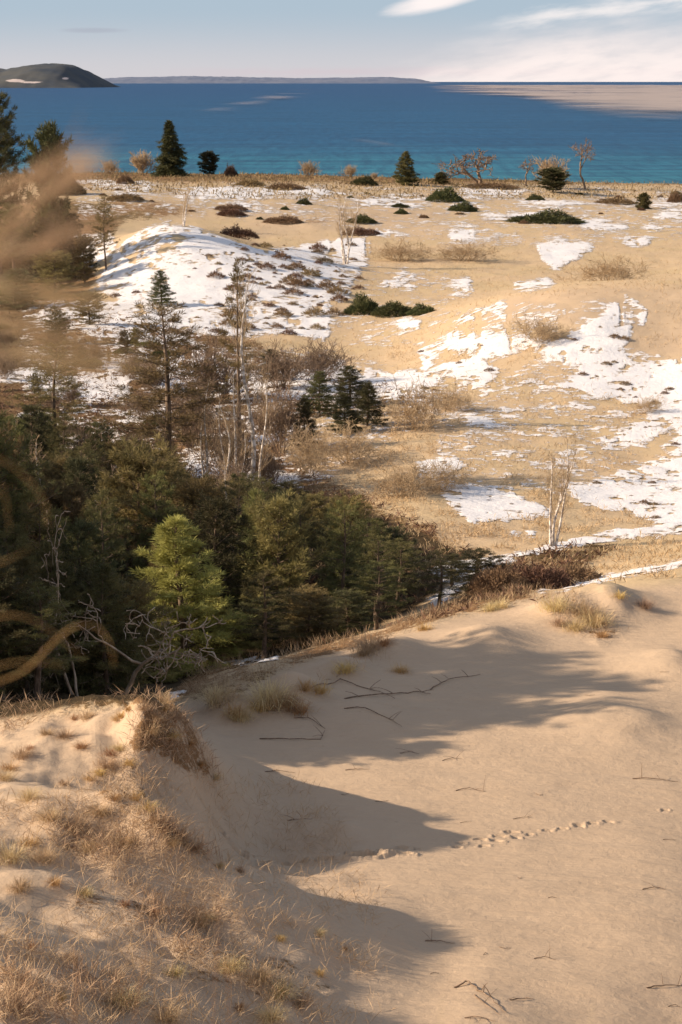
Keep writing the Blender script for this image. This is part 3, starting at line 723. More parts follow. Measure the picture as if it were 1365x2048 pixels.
# ------------------------------------------------------------------ plant shapes
def unit(v): return v / (np.linalg.norm(v) + 1e-9)
def conifer(seed, h, r, cb=.15, nb=60, prof=None, airy=1.0, leaf=(.16, .012), upsw=.15, per=9, lean=0.0, tuft=.5):
    """trunk+limbs mesh and needle mesh; prof(t) is the crown radius along the height"""
    rg = np.random.RandomState(seed); tr = MB(); cr = MB()
    n = 9; tz = np.linspace(0, h, n); ph = rg.uniform(0, 6, 2)
    tx = lean * (tz / h) ** 1.5 + .012 * h * np.sin(tz / h * 5 + ph[0]); ty = .012 * h * np.sin(tz / h * 4 + ph[1]); tx -= tx[0]; ty -= ty[0]
    R0 = .014 * h + .02
    tp = np.stack([tx, ty, tz - .25 * (tz == 0)], 1)
    tr.tube(tp, R0 * (1 - tz / h) ** .8 + .006, 6)
    Ps = []; Ds = []
    for i in range(nb):
        t = cb + (1 - cb) * ((i + rg.uniform(0, 1)) / nb) ** .95
        z = h * min(t, .99); b = np.array([np.interp(z, tz, tx), np.interp(z, tz, ty), z])
        L = r * prof(t) * rg.uniform(.62, 1.12)
        if L < .05: L = .05
        az = i * 2.399 + rg.uniform(-.5, .5); el = upsw + (t - .5) * .9 + rg.uniform(-.15, .15)
        d = np.array([math.cos(az) * math.cos(el), math.sin(az) * math.cos(el), math.sin(el)])
        s = np.linspace(0, 1, 6)[:, None]
        w = rg.normal(size=3) * .06 * L
        pth = b + d * L * s + np.array([0, 0, 1]) * (L * .16 * (s ** 2) * (1 if upsw > -.05 else -.6)) + w * np.sin(s * 3)
        tr.tube(pth, (.011 * L + .006) * (1 - s[:, 0] * .8), 3)
        ns = max(3, int(10 * airy * L / max(r, .1) + 3))
        side = unit(np.cross(d, [0, 0, 1]))
        for k in range(ns):
            u = rg.uniform(.28, 1.0) if airy < .7 else rg.uniform(.15, 1.0)
            p = np.array([np.interp(u, s[:, 0], pth[:, c]) for c in range(3)])
            sl = L * .42 * (1.15 - u) * rg.uniform(.5, 1.1) + .05
            sdv = unit(side * rg.choice([-1, 1]) + d * rg.uniform(.5, 1.2) + np.array([0, 0, rg.uniform(-.15, .35)]))
            q = p + sdv * sl
            if sl > .2: tr.tube([p, (p + q) / 2 + rg.normal(size=3) * .02, q], [.008, .006, .004], 3)
            m_ = max(1, int(sl / (tuft * .5)) + 1)
            for j in range(m_):
                Ps.append(p + (q - p) * (j + 1) / m_ + rg.normal(size=3) * .03 * h * .1); Ds.append(sdv)
        Ps.append(pth[-1]); Ds.append(unit(pth[-1] - pth[-2]))
    Ps.append(tp[-1]); Ds.append(np.array([0, 0, 1.]))
    Ps = np.array(Ps); Ds = np.array(Ds); N = len(Ps)
    Pr = np.repeat(Ps, per, 0); Dr = np.repeat(Ds, per, 0)
    nrm = rg.normal(size=(N * per, 3)); nrm /= np.linalg.norm(nrm, axis=1)[:, None]
    Dd = Dr * .7 + nrm * .75 + np.array([0, 0, .22])
    back = Pr - Dr * (rg.uniform(0, tuft * .6, (N * per, 1)))
    cr.blades(back + nrm * .02, Dd, leaf[0] * rg.uniform(.6, 1.3, N * per), leaf[1] * rg.uniform(.7, 1.3, N * per), rg)
    return tr, cr
def grow(mb, tip, p, d, L, r, lev, rg, crook=.25, spread=.7, kids=3, up=.15, minr=.004, k=4):
    n = 5; pts = [p]; dd = d.copy()
    for i in range(n):
        dd = unit(dd + rg.normal(size=3) * crook * .5 + np.array([0, 0, up * .3])); pts.append(pts[-1] + dd * L / n)
    pts = np.array(pts); rad = np.linspace(r, max(r * .55, minr), n + 1)
    mb.tube(pts, rad, k if lev > 1 else 3)
    if lev == 0: tip.append((pts[-1], dd)); return
    for j in range(kids + (rg.rand() < .5)):
        u = rg.uniform(.3, 1.0) if j else 1.0
        q = np.array([np.interp(u * n, range(n + 1), pts[:, c]) for c in range(3)])
        nd = unit(dd + rg.normal(size=3) * spread + np.array([0, 0, up]))
        grow(mb, tip, q, nd, L * rg.uniform(.5, .8), max(minr, r * (.62 if j == 0 else .42)), lev - 1, rg, crook, spread, kids, up, minr, k)
def bare_tree(seed, h, stems=1, lev=4, crook=.25, spread=.6, kids=3, r0=None, fork=.35, up=.25, minr=.006, lean=.25):
    rg = np.random.RandomState(seed); tr = MB(); tw = MB(); tips = []
    for s_ in range(stems):
        d = unit(np.array([rg.normal() * lean * (1 if stems > 1 else .3), rg.normal() * lean * (1 if stems > 1 else .3), 1.]))
        L = h * fork; r = r0 or h * .02
        n = 6; pts = [np.array([rg.normal() * .05 * stems, rg.normal() * .05 * stems, -.2])]; dd = d
        for i in range(n):
            dd = unit(dd + rg.normal(size=3) * crook * .35 + np.array([0, 0, .1])); pts.append(pts[-1] + dd * L / n)
        pts = np.array(pts); tr.tube(pts, np.linspace(r, r * .7, n + 1), 6)
        for j in range(kids):
            nd = unit(dd + rg.normal(size=3) * spread * .8 + np.array([0, 0, up]))
            grow(tw, tips, pts[-1 - (j % 2)], nd, h * (1 - fork) * rg.uniform(.4, .55), r * .6, lev - 1, rg, crook, spread, kids, up, minr)
    return tr, tw
def birch(seed, h, stems, lean=.12, r0=.035):
    rg = np.random.RandomState(seed); tr = MB(); tw = MB(); tips = []
    for s_ in range(stems):
        hh = h * rg.uniform(.7, 1.0) if s_ else h
        a = rg.uniform(0, 6.28); ll = lean * rg.uniform(.5, 1.3)
        t = np.linspace(0, 1, 10)
        w = rg.normal(size=2) * .02 * h
        pts = np.stack([math.cos(a) * ll * hh * t + w[0] * np.sin(t * 7) + .06 * s_ * math.cos(a), math.sin(a) * ll * hh * t + w[1] * np.sin(t * 6), hh * t - .2 * (t == 0)], 1)
        tr.tube(pts, r0 * (1 - t) ** .8 + .008, 6)
        for j in range(int(h * 4.5)):
            u = rg.uniform(.25, 1); p = np.array([np.interp(u, t, pts[:, c]) for c in range(3)])
            a2 = rg.uniform(0, 6.28); d = unit(np.array([math.cos(a2) * .6, math.sin(a2) * .6, 1.]))
            grow(tw, tips, p, d, hh * .16 * (1.25 - u), .009, 2, rg, .2, .45, 3, .25, .0035, 3)
    return tr, tw
def shrub(seed, h, w, n=26, lev=2, minr=.004, crook=.35, spread=.55, r0=.012):
    rg = np.random.RandomState(seed); st = MB(); tips = []
    for i in range(n):
        a = rg.uniform(0, 6.28); q = rg.uniform(0, 1) ** .6
        d = unit(np.array([math.cos(a) * q * w / h * .9, math.sin(a) * q * w / h * .9, 1.]))
        grow(st, tips, np.array([math.cos(a) * q * w * .12, math.sin(a) * q * w * .12, -.05]), d, h * rg.uniform(.35, .6), r0, lev, rg, crook, spread, 3, .2, minr, 3)
    return st, tips
def leafy(tips, seed, per=10, L=.12, Wd=.03, spr=.12):
    rg = np.random.RandomState(seed); cr = MB()
    P0 = np.repeat(np.array([t[0] for t in tips]), per, 0); D = np.repeat(np.array([t[1] for t in tips]), per, 0)
    cr.blades(P0 + rg.normal(size=P0.shape) * spr, D + rg.normal(size=P0.shape) * .8, L * rg.uniform(.6, 1.3, len(P0)), Wd, rg)
    return cr
def mat_bush(seed, w, h, n, L, Wd, squash=1.0):
    """low spreading juniper: dense leaf sprays over a lumpy mound"""
    rg = np.random.RandomState(seed); cr = MB(); st = MB()
    k = n; a = rg.uniform(0, 6.28, k); q = rg.uniform(0, 1, k) ** .55
    x = np.cos(a) * q * w / 2; y = np.sin(a) * q * w / 2 * squash
    z = h * (1 - q ** 2.2) * (.55 + .9 * (fbm(x * 3 / max(w, .1) * 2 + seed, y * 3 / max(w, .1) * 2, 3, seed) + .3)) * rg.uniform(.35, 1, k)
    z = np.maximum(z, .02)
    P0 = np.stack([x, y, z], 1); D = np.stack([np.cos(a) * q * .7, np.sin(a) * q * .7, np.full(k, .7)], 1) + rg.normal(size=(k, 3)) * .5
    cr.blades(P0, D, L * rg.uniform(.6, 1.4, k), Wd, rg)
    for i in range(14):
        aa = rg.uniform(0, 6.28); qq = rg.uniform(.3, .8)
        e = np.array([math.cos(aa) * qq * w / 2, math.sin(aa) * qq * w / 2 * squash, h * .6 * rg.uniform(.5, 1)])
        st.tube([np.array([0, 0, -.05]), e * .5 + np.array([0, 0, .05]), e], [.02, .015, .006], 4)
    return st, cr
def tussock(seed, h, n, w=.012, spread=.6, droop=.5, base=.06, segs=3):
    rg = np.random.RandomState(seed); mb = MB()
    for i in range(n):
        a = rg.uniform(0, 6.28); q = abs(rg.normal()) * base; L = h * rg.uniform(.5, 1.15); s = spread * rg.uniform(.2, 1.2)
        p = np.array([math.cos(a) * q, math.sin(a) * q, -.02]); a2 = a + rg.normal() * .5
        t = np.linspace(0, 1, segs + 1)
        c = np.stack([p[0] + math.cos(a2) * s * L * t ** 1.2, p[1] + math.sin(a2) * s * L * t ** 1.2, p[2] + L * (t - droop * s * t ** 2.2)], 1)
        sd = np.array([-math.sin(a2 + rg.normal() * .8), math.cos(a2), 0]); ww = (w * rg.uniform(.6, 1.3) * (1 - t * .85))[:, None]
        v = np.stack([c - sd * ww / 2, c + sd * ww / 2], 1).reshape(-1, 3)
        qd = [[2 * j, 2 * j + 1, 2 * j + 3, 2 * j + 2] for j in range(segs)]
        mb.add(v, qd)
    return mb

# ------------------------------------------------------------------ things
PROTO = {}
def kind_of(key, name, parts):
    """parts: list of (part name, MB, material); builds the meshes of a kind once"""
    PROTO[key] = (name, [(pn, b.mesh(pn), m) for pn, b, m in parts])
    for pn, me, m in PROTO[key][1]: me.materials.append(m)
def place(key, X, Y, s, rz, label, cat, group=None, dz=0.0, sxy=None, tilt=(0, 0), name=None):
    nm, parts = PROTO[key]
    z = ground(X, Y) + dz
    if len(parts) == 1:
        o = bpy.data.objects.new(name or nm, parts[0][1]); C.objects.link(o)
    else:
        o = bpy.data.objects.new(name or nm, None); C.objects.link(o); o.empty_display_size = .3
        for pn, me, m in parts:
            c = bpy.data.objects.new(pn, me); C.objects.link(c); c.parent = o
    o.location = (X, Y, z); o.rotation_euler = (tilt[0], tilt[1], rz)
    w = sxy if sxy else s
    o.scale = (w, w, s)
    return tag(o, label, cat, group)
def tree_px(key, px, top, Y, label, cat, group=None, rz=None, wpx=None, h0=1.0, w0=None, **kw):
    """stands at pixel column px, Y metres ahead, tall enough to reach pixel row top; h0 = prototype height"""
    p = at(px, Y); hh = max(top_z(top, Y) - p[2], .2)
    s = hh / h0; sxy = None
    if wpx: sxy = (wpx / F * Y) / w0
    return place(key, p[0], p[1], s, rr_.uniform(0, 6.28) if rz is None else rz, label, cat, group, sxy=sxy, **kw)
rr_ = random.Random(11)
cone = lambda t: max(.04, (1 - t)) ** .85
airy = lambda t: .35 + .65 * math.sin(math.pi * min(1, max(0, (t - .05) / .95)) ** .8) if t < .97 else .2
roundp = lambda t: math.sqrt(max(.02, 1 - ((t - .55) / .47) ** 2))
def K(key, seed, h, r, leafm, bark, name='pine_tree', **kw):
    a, b = conifer(seed, h, r, **kw); kind_of(key, name, [('trunk', a, bark), ('crown', b, leafm)])

K('spruce_far', 1, 12, 3.1, M_dark, M_bark, 'spruce_tree', cb=.06, nb=110, prof=cone, airy=1.3, leaf=(.55, .10), upsw=-.12, per=9, tuft=.5)
K('fir_far', 2, 6.5, 2.6, M_pine, M_bark, 'fir_tree', cb=.06, nb=80, prof=cone, airy=1.2, leaf=(.42, .07), upsw=.05, per=8, tuft=.4)
K('pine_far', 3, 6, 2.0, M_dark, M_bark, cb=.1, nb=60, prof=roundp, airy=1.0, leaf=(.42, .07), upsw=.3, per=9, tuft=.45)
K('bush_far', 4, 3, 1.7, M_pine, M_bark, 'pine_shrub', cb=.02, nb=60, prof=lambda t: (1 - t) ** .5, airy=1, leaf=(.3, .06), upsw=.2, per=9, tuft=.3)
K('pine_mid_a', 5, 7, 2.0, M_pine, M_bark, cb=.35, nb=60, prof=airy, airy=.9, leaf=(.22, .022), upsw=.15, per=12, tuft=.3)
K('pine_mid_b', 6, 6, 1.6, M_olive, M_bark, cb=.18, nb=64, prof=airy, airy=.9, leaf=(.22, .022), upsw=.2, per=12, tuft=.3)
K('pine_mid_c', 7, 5, 1.7, M_dark, M_bark, cb=.08, nb=80, prof=lambda t: (1 - t) ** .6 + .05, airy=1, leaf=(.22, .025), upsw=.15, per=12, tuft=.3)
K('pine_sparse', 8, 8, 2.0, M_olive, M_bark, cb=.30, nb=60, prof=airy, airy=.7, leaf=(.2, .02), upsw=.1, per=10, tuft=.3)
K('pine_thin', 9, 8, 1.0, M_olive, M_bark, cb=.3, nb=40, prof=airy, airy=.5, leaf=(.22, .025), upsw=.2, per=10, tuft=.3)
K('wood_a', 10, 5, 1.7, M_pine, M_bark, cb=.05, nb=84, prof=lambda t: (1 - t) ** .65 + .06, airy=1, leaf=(.17, .02), upsw=.15, per=12, tuft=.24)
K('wood_b', 11, 5, 1.6, M_dark, M_bark, cb=.1, nb=70, prof=airy, airy=1, leaf=(.17, .02), upsw=.25, per=12, tuft=.24)
K('wood_c', 12, 4, 1.6, M_olive, M_bark, cb=.03, nb=70, prof=roundp, airy=1, leaf=(.17, .02), upsw=.3, per=12, tuft=.24)
K('wood_d', 13, 6, 1.5, M_pine, M_bark, cb=.25, nb=54, prof=airy, airy=.6, leaf=(.17, .018), upsw=.1, per=12, tuft=.24)
K('young_pine', 14, 4.6, 1.55, M_bright, M_bark, cb=.03, nb=90, prof=lambda t: (1 - t) ** .75 + .05, airy=1.2, leaf=(.16, .014), upsw=.3, per=16, tuft=.2)
K('edge_pine', 15, 9, 2.4, M_dark, M_bark, cb=.3, nb=70, prof=airy, airy=1, leaf=(.26, .03), upsw=.25, per=14, tuft=.3)

# --- edge of the bluff, far side
G_rim = 'trees and shrubs along the bluff edge'
tree_px('spruce_far', 341, 243, 338, 'tall dark spruce standing alone on the bluff edge against the lake', 'tree', G_rim, h0=12, wpx=92, w0=6.2)
tree_px('pine_far', 418, 307, 340, 'small round topped pine just right of the tall dark spruce on the bluff', 'tree', G_rim, h0=6, wpx=46, w0=4)
tree_px('fir_far', 812, 304, 325, 'broad pyramid shaped green fir in the middle of the bluff edge', 'tree', G_rim, h0=6.5, wpx=72, w0=5.2)
tree_px('bush_far', 882, 346, 330, 'low green pine shrub between the pyramid fir and the big forked bare tree', 'shrub', G_rim, h0=3, wpx=42, w0=3.4)
tree_px('pine_far', 1106, 340, 318, 'low flat topped pine between two bare trees on the bluff', 'tree', G_rim, h0=6, wpx=72, w0=4)
tree_px('bush_far', 1288, 388, 290, 'small rounded dark green shrub near the right edge behind the tan meadow', 'shrub', G_rim, h0=3, wpx=38, w0=3.4)
tree_px('pine_far', 105, 272, 215, 'rounded dark pine top standing above the left end of the bluff', 'tree', 'pines at the left side', h0=6, wpx=95, w0=4)
tree_px('edge_pine', 2, 200, 200, 'tall dark pine cut off by the left edge of the picture', 'tree', 'pines at the left side', h0=9, wpx=150, w0=4.8)
def BT(key, name, trm, twm, *a, **k):
    x, y = bare_tree(*a, **k); kind_of(key, name, [('trunk', x, trm), ('branches', y, twm)])
BT('bare_fork', 'bare_tree', M_twig, M_twig, 21, 7.0, stems=2, lev=4, crook=.6, spread=.8, kids=3, r0=.22, fork=.33, up=.12, minr=.04, lean=.3)
BT('bare_one', 'bare_tree', M_twig, M_twig, 22, 6.0, stems=1, lev=4, crook=.55, spread=.75, kids=3, r0=.17, fork=.4, up=.15, minr=.03)
BT('bare_tall', 'bare_tree', M_twig, M_twig, 26, 8.0, stems=1, lev=4, crook=.45, spread=.7, kids=3, r0=.19, fork=.45, up=.15, minr=.03)
tree_px('bare_fork', 957, 280, 332, 'big bare tree with two forked trunks on the bluff edge against the lake', 'bare tree', G_rim, h0=7, rz=0, wpx=140, w0=7)
tree_px('bare_one', 1053, 300, 334, 'bare crooked tree just right of the big forked one on the bluff', 'bare tree', G_rim, h0=6)
tree_px('bare_tall', 1170, 272, 330, 'tallest bare tree on the bluff with one straight trunk, right of the flat topped pine', 'bare tree', G_rim, h0=8)
def SH(key, name, mat, *a, **k):
    x, tips = shrub(*a, **k); kind_of(key, name, [('branches', x, mat)]); return tips
SH('twig_far', 'bare_shrub', M_tantwig, 31, 3.2, 3.4, n=22, lev=3, minr=.022, r0=.04)
SH('twig_mid', 'bare_shrub', M_tantwig, 32, 2.0, 2.6, n=30, lev=3, minr=.006, r0=.012, spread=.7, crook=.5)
SH('twig_mid2', 'bare_shrub', M_twig, 33, 2.4, 2.0, n=34, lev=3, minr=.008, r0=.015)
SH('twig_near', 'bare_shrub', M_rust, 34, 1.2, 1.6, n=60, lev=2, minr=.004, r0=.008)
for px, top, Y, s_, lab in [(222,322,343,.7,'small bare shrub left of the tall spruce on the bluff edge'),(286,305,343,1,'wide twiggy bare shrub right beside the tall dark spruce'),
        (620,324,344,1,'faint bare shrub on the bluff edge halfway between the small pine and the pyramid fir'),(700,332,344,1,'faint bare shrub on the bluff a little left of the pyramid fir'),
        (748,346,344,.6,'tiny bare shrub close beside the pyramid fir on its left'),(1105,318,330,1,'thin bare sapling rising behind the flat topped pine')]:
    tree_px('twig_far', px, top, Y, lab, 'shrub', G_rim, h0=3.2)
a_, b_ = mat_bush(41, 3.0, 1.3, 3800, .30, .06); kind_of('mat_green', 'juniper_shrub', [('branches', a_, M_bark), ('foliage', b_, M_juni)])
a_, b_ = mat_bush(42, 3.0, 1.5, 3200, .32, .05); kind_of('mat_brown', 'brown_shrub', [('branches', a_, M_bark), ('foliage', b_, M_brownleaf)])
a_, b_ = mat_bush(43, 3.0, .8, 5200, .16, .03); kind_of('mat_mid', 'juniper_shrub', [('branches', a_, M_bark), ('foliage', b_, M_pine)])
def mat_px(key, px, py, wpx, hpx, Y, lab, grp, cat='shrub', w0=3.0, h0=1.3):
    p = at(px, Y); return place(key, p[0], p[1], hpx / F * Y / h0, rr_.uniform(0, 6.28), lab, cat, grp, sxy=wpx / F * Y / w0, dz=-.05)
for k_, px, wpx, hpx, Y, lab in [
    ('mat_brown', 462, 28, 22, 342, 'small brown bush on the bluff edge right of the small pine'),
    ('mat_brown', 251, 34, 18, 296, 'dark reddish brown bush in a snow strip left of the tall spruce'),
    ('mat_brown', 1353, 34, 22, 305, 'brown bush at the right edge of the bluff'),
    ('mat_green', 130, 80, 32, 275, 'dark juniper spreading below the rounded pine at the left'),
    ('mat_green', 728, 52, 16, 322, 'flat dark juniper just left of the pyramid fir'),
    ('mat_brown', 500, 60, 14, 305, 'low brown shrub between snow strips right of the spruce'),
    ('mat_brown', 570, 80, 12, 300, 'long low brown shrub in the snow strips near the middle'),
    ('mat_green', 890, 70, 24, 292, 'dark juniper mat below the small pine shrub'),
    ('mat_green', 925, 55, 18, 278, 'juniper mat in front of the big forked bare tree'),
    ('mat_green', 1090, 150, 22, 262, 'long dark green juniper mat among snow patches at the back of the meadow'),
    ('mat_brown', 980, 110, 10, 325, 'dark brown scrub at the foot of the big forked tree'),
    ('mat_brown', 1230, 80, 12, 300, 'low brown scrub left of the rounded green shrub'),
    ('mat_green', 725, 70, 34, 172, 'green juniper at the left end of the row below the snowy hill'),
    ('mat_green', 790, 90, 24, 170, 'green juniper in the middle of the row below the snowy hill'),
    ('mat_green', 845, 60, 18, 168, 'small green juniper at the right end of the row below the snowy hill'),
    ('mat_brown', 50, 200, 60, 220, 'wide brown scrub on the left slope under the pines'),
    ('mat_green', 60, 150, 50, 205, 'wide dark juniper on the left slope under the pines'),
    ('mat_brown', 475, 80, 22, 216, 'brown scrub on the ridge line behind the snowy hill crest')]:
    mat_px(k_, px, 0, wpx, hpx, Y, lab, 'low shrubs on the plain')
# --- left slope pines
for i, (k_, px, top, Y, wpx, lab) in enumerate([
    ('pine_sparse', 213, 395, 196, 60, 'slender half bare conifer standing at the foot of the snowy hill'),
    ('pine_mid_c', 150, 430, 200, 90, 'dark pine left of the slender half bare conifer'),
    ('pine_mid_c', 95, 440, 196, 120, 'broad dark pine second from the left on the slope'),
    ('pine_mid_a', 30, 415, 190, 120, 'dark pine at the left edge under the cut off tall pine'),
    ('wood_c', 110, 510, 185, 110, 'rounded dark pine low on the left slope'),
    ('pine_mid_c', 30, 540, 175, 130, 'broad dark pine at the left edge lower on the slope'),
    ('wood_c', 170, 480, 192, 70, 'small dark pine directly left of the snowy hill foot'),
    ('pine_mid_c', 324, 543, 172, 66, 'small bushy green pine alone in front of the snowy hill'),
    ('wood_c', 180, 590, 160, 90, 'small rounded pine at the lower left of the snowy hill'),
    ('wood_b', 115, 615, 150, 60, 'thin dark pine left of the snow flats')]):
    h0 = {'pine_sparse': 8, 'pine_mid_c': 5, 'pine_mid_a': 7, 'wood_c': 4, 'wood_b': 5}[k_]; w0 = {'pine_sparse': 4, 'pine_mid_c': 3.4, 'pine_mid_a': 4, 'wood_c': 3.2, 'wood_b': 3.2}[k_]
    tree_px(k_, px, top, Y, lab, 'tree', 'pines at the left side', h0=h0, wpx=wpx, w0=w0)
# --- single trees of the middle distance
tree_px('pine_sparse', 330, 618, 97, 'tall sparse pine with a long bare trunk and olive needle tufts', 'tree', 'tall pines of the wood', h0=8, wpx=230, w0=3.2)
tree_px('pine_sparse', 122, 690, 104, 'sparse pine with long bare limbs reaching left in front of snow', 'tree', 'tall pines of the wood', h0=8, wpx=200, w0=4)
tree_px('pine_thin', 480, 522, 112, 'very thin tall pine with tufts only at its top, beside the white birch', 'tree', 'tall pines of the wood', h0=8, wpx=70, w0=2)
for px, top, Y, wpx, lab in [(640,745,118,90,'green pine shrub left in the row on the snow right of the birches'),(700,735,121,110,'green pine shrub with open branches over the snow'),
        (735,768,114,90,'green pine shrub at the right end of the row by the tan meadow'),(610,800,108,80,'dark green pine shrub in front of the row by the birches'),
        (545,700,132,70,'small dark pine behind the white birch'),(420,735,128,60,'small olive pine behind the birch stems'),(400,790,118,60,'small dark pine on snow behind the long trunked pine'),
        (690,790,112,90,'low dark pine shrub beside the tan meadow edge')]:
    tree_px('pine_mid_c', px, top, Y, lab, 'tree', 'young pines by the birches', h0=5, wpx=wpx, w0=3.4)
def BI(key, seed, h, stems, lean, r0=.035):
    x, y = birch(seed, h, stems, lean, r0); kind_of(key, 'birch_tree', [('trunk', x, M_birch), ('branches', y, M_tantwig)])
BI('birch_one', 51, 8, 1, .05, .10); BI('birch_two', 52, 6, 2, .14, .065); BI('birch_clump', 53, 4.2, 4, .16, .05); BI('birch_thin', 54, 5, 1, .1, .05)
for k_, h0, px, top, Y, lab, rz in [
    ('birch_one', 8, 500, 555, 98, 'tallest white birch with a straight bright stem', 0),
    ('birch_two', 6, 405, 760, 97, 'leftmost pair of slim white birch stems over blue snow', 1.0),
    ('birch_thin', 5, 447, 790, 96, 'single slim birch stem between the birch pairs', 2.0),
    ('birch_two', 6, 470, 745, 95, 'pair of leaning birch stems just left of the tallest birch', 2.6),
    ('birch_thin', 5, 525, 760, 94, 'thin leaning birch just right of the tallest birch', 5.0),
    ('birch_thin', 5, 470, 930, 80, 'pale birch stem low in the dark wood', .3),
    ('birch_thin', 5, 210, 960, 80, 'pale thin birch stem in the dark wood at the left', .9),
    ('birch_thin', 5, 295, 930, 78, 'pale thin birch stem in the dark wood below the long trunked pine', 3.0),
    ('birch_clump', 4.2, 1106, 885, 83, 'clump of thin white birch stems alone beside the snow track', .5),
    ('birch_clump', 4.2, 692, 385, 206, 'faint thin birch clump on the skyline of the snowy hill', 2.5),
    ('birch_clump', 4.2, 368, 368, 240, 'faint thin birches behind the crest of the snowy hill', 1.5)]:
    tree_px(k_, px, top, Y, lab, 'birch', 'birches', h0=h0, rz=rz)
# bare brushwood among the birches and over the meadow
for k_, h0, px, top, Y, wpx, lab in [
    ('twig_mid2', 2.4, 380, 760, 112, 120, 'brown leafless thicket behind the left birch stems'),
    ('twig_mid2', 2.4, 430, 690, 124, 140, 'brown leafless thicket on the snow between pine and birch'),
    ('twig_mid2', 2.4, 560, 700, 128, 130, 'brown leafless thicket right behind the tallest birch'),
    ('twig_mid2', 2.4, 640, 690, 132, 110, 'brown leafless thicket at the edge of the tan meadow'),
    ('twig_mid2', 2.4, 560, 780, 108, 120, 'brown leafless thicket in front of the tallest birch'),
    ('twig_mid2', 2.4, 470, 840, 100, 140, 'brown leafless thicket at the foot of the birches'),
    ('twig_mid', 2.0, 835, 760, 112, 150, 'pale feathery leafless bush in front of snow at the meadow edge'),
    ('twig_mid', 2.0, 905, 770, 118, 90, 'smaller pale leafless bush right of the feathery one'),
    ('twig_mid', 2.0, 1085, 630, 137, 110, 'round tan leafless bush on the face of the knoll'),
    ('twig_mid', 2.0, 1215, 510, 172, 130, 'big tan leafless bush behind the crest of the knoll'),
    ('twig_mid', 2.0, 1296, 790, 117, 60, 'small spiky bush on the snow near the right edge'),
    ('twig_mid', 2.0, 925, 482, 215, 120, 'faint tan leafless bush on the plain behind the knoll'),
    ('twig_mid', 2.0, 800, 478, 215, 110, 'faint tan leafless bush right of the snowy hill'),
    ('twig_mid', 2.0, 885, 915, 96, 120, 'tan leafless bush leaning over a snow patch'),
    ('twig_mid', 2.0, 800, 925, 94, 120, 'tan leafless bush beside the dark wood'),
    ('twig_mid', 2.0, 700, 850, 104, 130, 'tan leafless bush in the meadow above the dark wood'),
    ('twig_mid', 2.0, 620, 850, 102, 110, 'tan leafless bush nearest the birches')]:
    tree_px(k_, px, top, Y, lab, 'shrub', 'leafless thickets and bushes', h0=h0, wpx=wpx, w0=2.4)
G_sc = 'scattered small shrubs of the plain'
for i in range(46):
    px, py = rr_.uniform(150, 1365), rr_.triangular(368, 470, 385)
    if SNOW(np.array([px]), np.array([py]))[0] > .4: continue
    p = hit(px, py, 190, 345); w = rr_.choice([12, 18, 30, 60]) * rr_.uniform(.8, 1.3); kk = rr_.choice(['mat_brown', 'mat_brown', 'mat_green'])
    mat_px(kk, px, 0, w, min(w * rr_.uniform(.15, .38), 14), p[1], ('small brown scrub dotted over the plain behind the meadow' if kk == 'mat_brown' else 'small dark juniper dotted over the plain behind the meadow'), G_sc + (' (brown)' if kk == 'mat_brown' else ' (juniper)'))
for i in range(34):
    px, py = rr_.uniform(-40, 360), rr_.uniform(655, 860)
    p = hit(px, py, 90, 190); kk = rr_.choice(['wood_c', 'twig_mid2', 'twig_mid2', 'mat_mid', 'wood_b'])
    if SNOW(np.array([px]), np.array([py]))[0] > .4 and rr_.random() < .6: continue
    s = rr_.uniform(.35, .6) * {'wood_c': .8, 'wood_b': .75, 'twig_mid2': 1.2, 'mat_mid': 1.3}[kk]
    place(kk, p[0], p[1], s, rr_.uniform(0, 6.28), {'wood_c': 'small olive pine on the brown slope above the dark wood', 'wood_b': 'small dark pine on the brown slope above the dark wood', 'twig_mid2': 'leafless brown thicket on the slope above the dark wood', 'mat_mid': 'low green juniper on the slope above the dark wood'}[kk], {'wood_c': 'tree', 'wood_b': 'tree', 'twig_mid2': 'shrub', 'mat_mid': 'shrub'}[kk],
          {'wood_c': 'small olive pines above the dark wood', 'wood_b': 'small dark pines above the dark wood', 'twig_mid2': 'thickets above the dark wood', 'mat_mid': 'junipers above the dark wood'}[kk])
